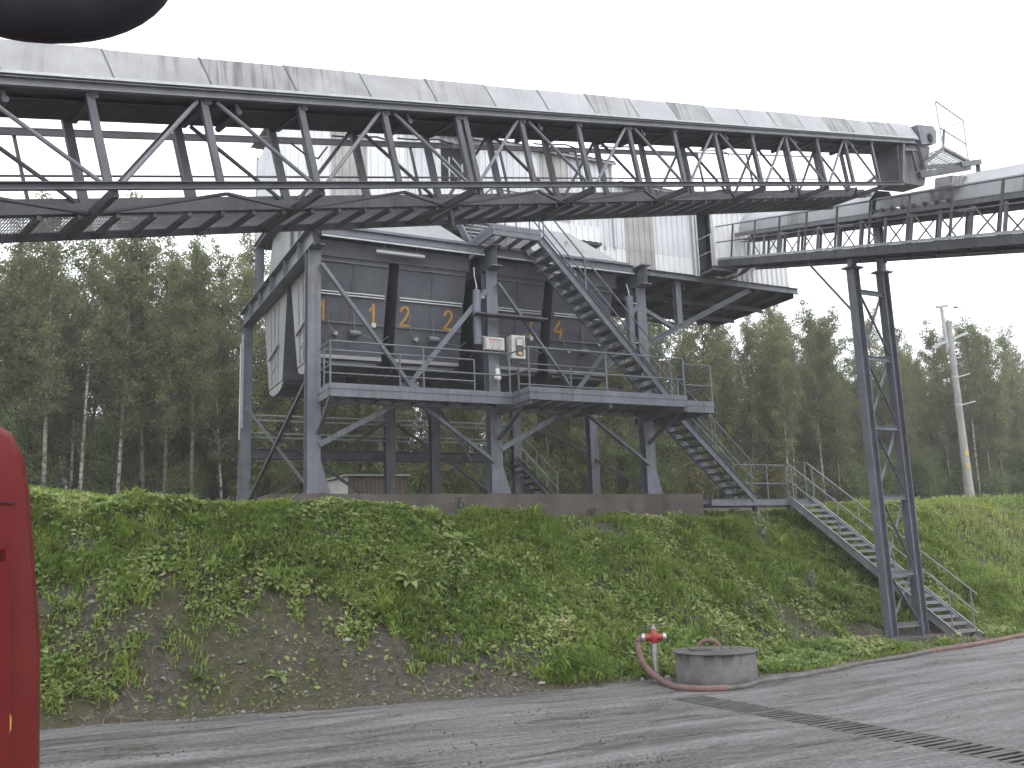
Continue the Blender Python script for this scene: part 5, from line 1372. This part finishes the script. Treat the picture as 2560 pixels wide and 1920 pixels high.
for yy, stp in ((37.3, 1.45), (39.3, 1.25), (41.5, 1.4), (44.5, 1.6)):
    x = -10.0
    while x < 72:
        xx = x + random.uniform(-.5, .5); y = yy + random.uniform(-.8, .8)
        u_, v_ = frame_px(xx, y, 5)
        if -240 < u_ < 2800:
            v = random.choice((0, 1, 2, 0, 1, 2, 0, 3) if yy < 38 else (2, 0, 2))
            plant('understory_shrub', SV[v], xx, y, random.uniform(.75, 1.2), random.uniform(0, 6.28), 'leafy undergrowth shrub ' + ZG[zone(u_)], 'shrub', 'undergrowth shrubs ' + ZG[zone(u_)], ('stems', 'foliage')); nb += 1
        x += stp * random.uniform(.7, 1.3)

# ---- plants of the bank
def bare(x, y):
    ft = foot_y(x); s = (y - ft) / (crest_y(x) - ft)
    g = 1.2 * np.exp(-(((x - 3.9) / 2.3) ** 2 + ((s - .22) / .33) ** 2)) + .95 * np.exp(-(((x - 15.2) / 1.6) ** 2 + ((s - .25) / .22) ** 2))
    g = g + 1.3 * np.clip(1 - s / .26, 0, 1) * np.clip((8.6 - x) / 1.5, 0, 1) + .55 * np.exp(-(((x - 1.2) / 1.2) ** 2 + ((s - .42) / .16) ** 2))
    g = g + .35 * np.exp(-(((x - 7.0) / 1.4) ** 2 + ((s - .12) / .12) ** 2))
    g = g + .45 * np.exp(-(((x - 12.6) / 1.0) ** 2 + ((s - .75) / .2) ** 2))
    return g, s
def cover(x, y):
    g, s = bare(x, y)
    d = .93 - g + (fbm(x * 1.1, y * 1.1, 31) - .47) * 1.7 + (fbm(x * 2.8, y * 2.8, 37, 2) - .37) * 2.0
    d = np.where(y < edge_y(x) + .12, 0, d)
    wx = (x > WC[0] - .82) & (x < WC[0] + .82) & (y < WC[1] + .9)
    wx |= (x > 17.0) & (x < 20.7) & (y > 15.55) & (y < 16.95)
    return np.where(wx, 0, np.clip(d, 0, 1))

def scatter(n, x0, x1, back):
    x = rng.uniform(x0, x1, n); t = rng.random(n)
    y = edge_y(x) + t * (crest_y(x) + back - edge_y(x)); return x, y
def clear_of(x, y):
    ok = ~((x > 4.25) & (x < 15.85) & (y > 20.1) & (y < 20.9))
    ok &= ~((x > 17.4) & (x < 20.0) & (y > 15.93) & (y < 16.87))
    return ok
# grass blades
xs_, ys_ = [], []
for n, x0, x1, back in ((120000, -2.5, 24, 1.2), (26000, 24, 40, 3.0), (22000, -6, 4, 11.0)):
    a, b2 = scatter(n, x0, x1, back); xs_.append(a); ys_.append(b2)
x = np.concatenate(xs_); y = np.concatenate(ys_)
cv_ = cover(x, y); ok = (rng.random(len(x)) < cv_ ** 1.2) & clear_of(x, y); x = x[ok]; y = y[ok]; cv_ = cv_[ok]
n = len(x); z = ground_z(x, y) - .015
lush = fbm(x * .8, y * .8, 51)
L = (.08 + .19 * lush + .12 * rng.random(n)) * (.55 + .6 * cv_) * np.where(y > crest_y(x) + 1.3, .65, 1) * np.where(x > 22, 1.15, 1) * np.where((y < foot_y(x)) & (x > 11), .45, 1)
clump = fbm(x * 1.7, y * 1.7, 55, 2); L = L * (1 + .7 * (clump > .56))
W = rng.uniform(.009, .018, n) * (1 + .5 * (clump > .56))
az = rng.uniform(0, 6.283, n); ln = rng.uniform(.3, 1.15, n)
hx_ = np.cos(az) * ln; hy_ = np.sin(az) * ln - .28
sx, sy = -np.sin(az), np.cos(az)
P0 = np.stack([x, y, z], 1); side = np.stack([sx, sy, np.zeros(n)], 1) * W[:, None]
P1 = P0 + np.stack([hx_ * L * .38, hy_ * L * .38, L * .60], 1); P2 = P0 + np.stack([hx_ * L * 1.05, hy_ * L * 1.05, L * (.92 - .5 * ln)], 1)
V = np.stack([P0 - side, P0 + side, P1 + side * .8, P1 - side * .8, P2 + side * .12, P2 - side * .12], 1).reshape(-1, 3)
b0 = np.arange(n)[:, None] * 6
F = np.concatenate([b0 + np.array([0, 1, 2, 3]), b0 + np.array([3, 2, 4, 5])], 0)
dryness = np.clip((fbm(x * .55 + 9, y * .55, 61) - .50) * 3.0, 0, .5) + .28 * (x > 21)
tone = np.clip(rng.normal(.40, .18, n) + .35 * (lush - .47) * 2 + dryness * rng.random(n), 0, 1)
g_me = fast_mesh('grass', V, F, M['grass'], np.repeat(tone, 6))
go = bpy.data.objects.new('grass', g_me); COL.objects.link(go); go['kind'] = 'stuff'; go['label'] = 'rough green grass covering the bank'
# low herbs
x, y = scatter(170000, -2.5, 24, 1.5); x2, y2 = scatter(24000, 24, 38, 3); x = np.concatenate([x, x2]); y = np.concatenate([y, y2])
cv_ = cover(x, y); hb = fbm(x * 1.3 + 40, y * 1.3, 71)
ok = (rng.random(len(x)) < np.clip(cv_ * 1.3 * (.35 + 2.6 * (hb - .32)), 0.03, 1)) & clear_of(x, y) & (y > edge_y(x) + .2); x = x[ok]; y = y[ok]; hb = hb[ok]; n = len(x)
c = np.stack([x, y, ground_z(x, y) + rng.uniform(.02, 1, n) ** .6 * .22 * (.25 + hb)], 1)
V, F, T = quads(c, rng.uniform(.045, .14, n), .55, (0, -1.3, 2.2), np.clip(rng.normal(.46, .27, n) + 1.3 * (hb - .47), 0, 1), rng, .0, True)
ho = bpy.data.objects.new('low_herbs', fast_mesh('low_herbs', V, F, M['herb'], T)); COL.objects.link(ho); ho['kind'] = 'stuff'; ho['label'] = 'low leafy herbs among the grass of the bank'
# dry stalks and litter
x, y = scatter(42000, -2.5, 24, 1.0); cv_ = cover(x, y); ok = (rng.random(len(x)) < .10 + .45 * (cv_ < .5)) & clear_of(x, y); x = x[ok]; y = y[ok]; n = len(x)
c = np.stack([x, y, ground_z(x, y) + rng.uniform(.0, .05, n)], 1)
V, F, T = quads(c, rng.uniform(.05, .22, n), .09, (0, -.5, 1.5), rng.random(n), rng, .0)
so = bpy.data.objects.new('dry_litter', fast_mesh('dry_litter', V, F, M['dry'], T)); COL.objects.link(so); so['kind'] = 'stuff'; so['label'] = 'dry stalks and plant litter on the bank'

# dock plants: rosettes of broad arching leaves
def make_dock(seed, nl, ln, wd, upright):
    rg = np.random.default_rng(seed); V = []; F = []; T = []
    for k in range(nl):
        az = k * 2.4 + rg.normal(0, .3); L = ln * rg.uniform(.6, 1.15); Wd = wd * rg.uniform(.7, 1.2); el = R(rg.uniform(30, 75) * upright)
        d = np.array([math.cos(az), math.sin(az), 0]); s = np.array([-math.sin(az), math.cos(az), 0]); tw = rg.normal(0, .25)
        p = d * .02; a = el; m_ = 6; b0 = len(V)
        tone = float(np.clip(rg.normal(.45, .2) + (.35 if rg.random() < .08 else 0), 0, 1))
        for j in range(m_ + 1):
            f = j / m_; w = Wd * (math.sin(math.pi * min(1, f * .93 + .06)) ** .8) * (1 if f > .22 else .35)
            nrm = np.array([-math.sin(a) * d[0], -math.sin(a) * d[1], math.cos(a)])
            ss = unit(s + nrm * tw * f); wave = .012 * math.sin(j * 2.2 + k)
            V += [p - ss * w / 2 + nrm * (.14 * w + wave), p - nrm * .0, p + ss * w / 2 + nrm * (.14 * w - wave)]; T += [tone] * 3
            p = p + (d * math.cos(a) + UZ * math.sin(a)) * L / m_; a -= R(rg.uniform(10, 22))
        for j in range(m_):
            q = b0 + j * 3; F += [(q, q + 1, q + 4, q + 3), (q + 1, q + 2, q + 5, q + 4)]
    return fast_mesh('dock_leaves_%d' % seed, np.array(V), np.array(F), M['dock'], np.array(T), smooth=True)
DK = [make_dock(301, 12, .42, .12, 1.0), make_dock(302, 9, .34, .11, .8), make_dock(303, 14, .50, .13, 1.1), make_dock(304, 7, .26, .085, .7)]
def dock(x, y, v, sc, label, group):
    z = float(ground_z(x, y)); o = bpy.data.objects.new('dock_plant', DK[v]); COL.objects.link(o)
    gx = (float(ground_z(x + .1, y, False)) - float(ground_z(x - .1, y, False))) / .2; gy = (float(ground_z(x, y + .1, False)) - float(ground_z(x, y - .1, False))) / .2
    o.location = (x, y, z - .01); o.rotation_euler = (math.atan(gy) * .6, -math.atan(gx) * .6, random.uniform(0, 6.28)); o.scale = (sc, sc, sc)
    tag(o, label, 'plant', group)
def dlab(x, s):
    a_ = 'near the red van' if x < 2 else 'below the left pair of bins' if x < 8.5 else 'below the right pair of bins' if x < 14 else 'by the lower stairs'
    b_ = 'high on the bank' if s > .72 else 'halfway up the bank' if s > .38 else 'low on the bank'
    return 'broad leaved dock plant %s %s' % (b_, a_), 'dock plants %s %s' % (b_, a_)
k = 0
while k < 290:
    x = random.uniform(-2, 10.5) if random.random() < .8 else random.uniform(10.5, 24); ft = float(foot_y(x)); cr = float(crest_y(x))
    s = random.random() ** .6 * 1.12
    y = ft + s * (cr - ft)
    if not clear_of(x, y): continue
    w = float(cover(np.array([x]), np.array([y]))[0]) * (1.0 if s > .5 else .45) * float(np.interp(x, [-2, 5, 8, 12, 24], [1, 1, .5, .3, .25]))
    if random.random() > w: continue
    dock(x, y, random.choice((0, 1, 2, 1, 0, 3)), random.uniform(.5, .95), *dlab(x, s)); k += 1
for x, y in ((2.62, 16.6), (3.75, 16.35), (1.2, 16.9), (6.1, 16.2), (7.0, 15.75), (7.6, 15.6)):
    dock(x, y, 1 if x < 5 else 3, random.uniform(.7, .95), 'lone dock rosette on the bare dirt at the foot of the bank', 'lone dock rosettes on the dirt')

# pale mugwort clump below the middle landing
def tall_weed(x, y, H, label):
    rg = np.random.default_rng(int(x * 100)); z = float(ground_z(x, y)); o = thing('mugwort_plant', label, 'plant', (x, y, z))
    b = MB(); C_ = []
    for k in range(7):
        a = rg.uniform(0, 6.28); sp = rg.uniform(.05, .3) * H; tp = np.array([x + math.cos(a) * sp, y + math.sin(a) * sp, z + H * rg.uniform(.7, 1)])
        b.sweep([(x, y, z), (np.array([x, y, z]) + tp) / 2 + UZ * .06, tp], [.008, .006, .003], 4)
        for f in np.linspace(.2, 1, 26): C_.append(np.array([x, y, z]) * (1 - f) + tp * f + rg.normal(0, .05, 3))
    b.build('stems', M['wood'], o); C_ = np.array(C_)
    V, F, T = quads(C_ - np.array([x, y, z]), rg.uniform(.05, .11, len(C_)), .5, (0, -.3, 1), rg.random(len(C_)), rg, .1)
    c = bpy.data.objects.new('foliage', fast_mesh('mug_leaves', V, F, M['mug'], T)); COL.objects.link(c); c.parent = o
tall_weed(16.6, 18.9, 1.15, 'pale leaved mugwort clump on the bank below the ground landing')
tall_weed(16.9, 17.7, .6, 'low pale weed on the bank left of the lower stairs')
tall_weed(8.8, 20.0, .7, 'grey green weed in front of the foundation wall')
tall_weed(12.3, 20.0, .55, 'small weed at the right part of the foundation wall')

# pebbles and clods along the foot of the bank
n = 5200; x = rng.uniform(-1.5, 21, n); y = edge_y(x) + np.where(rng.random(n) < .3, rng.normal(.2, .3, n), rng.uniform(.05, 3.2, n)); gk = rng.random(n) < np.clip(1.1 - cover(x, y) * 1.4, .04, 1); x, y = x[gk], y[gk]; n = len(x); sz = np.exp(rng.normal(-4.15, .55, n)); keep = (sz < .09); x, y, sz = x[keep], y[keep], sz[keep]
oct_ = np.array([(1, 0, 0), (0, 1, 0), (-1, 0, 0), (0, -1, 0), (0, 0, 1), (0, 0, -.6)], float); of = np.array([(0, 1, 4), (1, 2, 4), (2, 3, 4), (3, 0, 4), (1, 0, 5), (2, 1, 5), (3, 2, 5), (0, 3, 5)])
n = len(x); zz = np.maximum(ground_z(x, y), 0)
V = (oct_[None] * (rng.uniform(.6, 1.3, (n, 6, 3))) * sz[:, None, None] * np.array([1, 1, .7])) + np.stack([x, y, zz], 1)[:, None, :]
F = (of[None] + (np.arange(n) * 6)[:, None, None]).reshape(-1, 3)
po = bpy.data.objects.new('gravel', fast_mesh('gravel', V.reshape(-1, 3), F, M['stone'])); COL.objects.link(po); po['kind'] = 'stuff'; po['label'] = 'pebbles and clods along the road edge'
n = 5200; x = rng.uniform(-1, 24, n); row = rng.integers(0, 7, n)
y = np.array([15.0, 14.1, 13.2, 12.55, 11.4, 10.2, 9.0])[row] + .25 * np.sin(x * .35 + row) + (x - 10) * .045 + rng.normal(0, .07, n) + .12 * rng.integers(0, 2, n)
keep = (y < edge_y(x) - .05) & (fbm(x * .9, row * 3.1 + y * 0, 81, 3) > .48) & ~((x > DX0 - .05) & (x < DX1 + .05) & (y < DY1)); x, y = x[keep], y[keep]; n = len(x)
sz = np.minimum(np.exp(rng.normal(-4.7, .4, n)), .018)
V = (oct_[None] * (rng.uniform(.6, 1.4, (n, 6, 3))) * sz[:, None, None] * np.array([1.3, 1, .55])) + np.stack([x, y, np.full(n, .008)], 1)[:, None, :]
F = (of[None] + (np.arange(n) * 6)[:, None, None]).reshape(-1, 3)
mo = bpy.data.objects.new('mud_clods', fast_mesh('mud_clods', V.reshape(-1, 3), F, M['soil'])); COL.objects.link(mo); mo['kind'] = 'stuff'; mo['label'] = 'crumbs of mud dropped by tyres on the road'
for x, y, r_, label in ((5.0, 16.55, .075, 'pale stone lying on the bare dirt of the bank'), (8.05, 15.1, .06, 'grey stone at the road edge left of the hydrant'), (14.0, 17.3, .07, 'white scrap of stone on the grass below the right column')):
    b = MB(); b.lathe((0, 0, 0), [(.02 * r_ / .07, -r_ * .4), (r_ * .9, -r_ * .2), (r_, .0), (r_ * .8, r_ * .35), (r_ * .25, r_ * .55)], 9)
    b.v = [(a * random.uniform(.8, 1.2) * 1.2, c_ * random.uniform(.8, 1.2), d_ * random.uniform(.8, 1.2)) for a, c_, d_ in b.v]
    z = float(ground_z(x, y)) + r_ * .2; b.v = [(a + x, c_ + y, d_ + z) for a, c_, d_ in b.v]
    tag(b.build('loose_stone', M['pole'], origin=(x, y, z)), label, 'stone')
print('trees', cnt, 'shrubs', nb)

# ------------------------------------------------------------------ haze volume added to lighten and veil the distance
hz = bpy.data.materials.new('veil_haze'); hz.use_nodes = True
t = hz.node_tree; t.nodes.clear(); o_ = t.nodes.new('ShaderNodeOutputMaterial'); pv = t.nodes.new('ShaderNodeVolumePrincipled')
pv.inputs['Color'].default_value = (.97, .98, .97, 1); pv.inputs['Density'].default_value = .0014; pv.inputs['Anisotropy'].default_value = .2
t.links.new(pv.outputs[0], o_.inputs['Volume'])
haze = MB().box((-112, -62, -1.4), (142, 178, 26.0)).build('haze', hz); haze['kind'] = 'stuff'; haze['label'] = 'thin haze volume added to veil the distance'
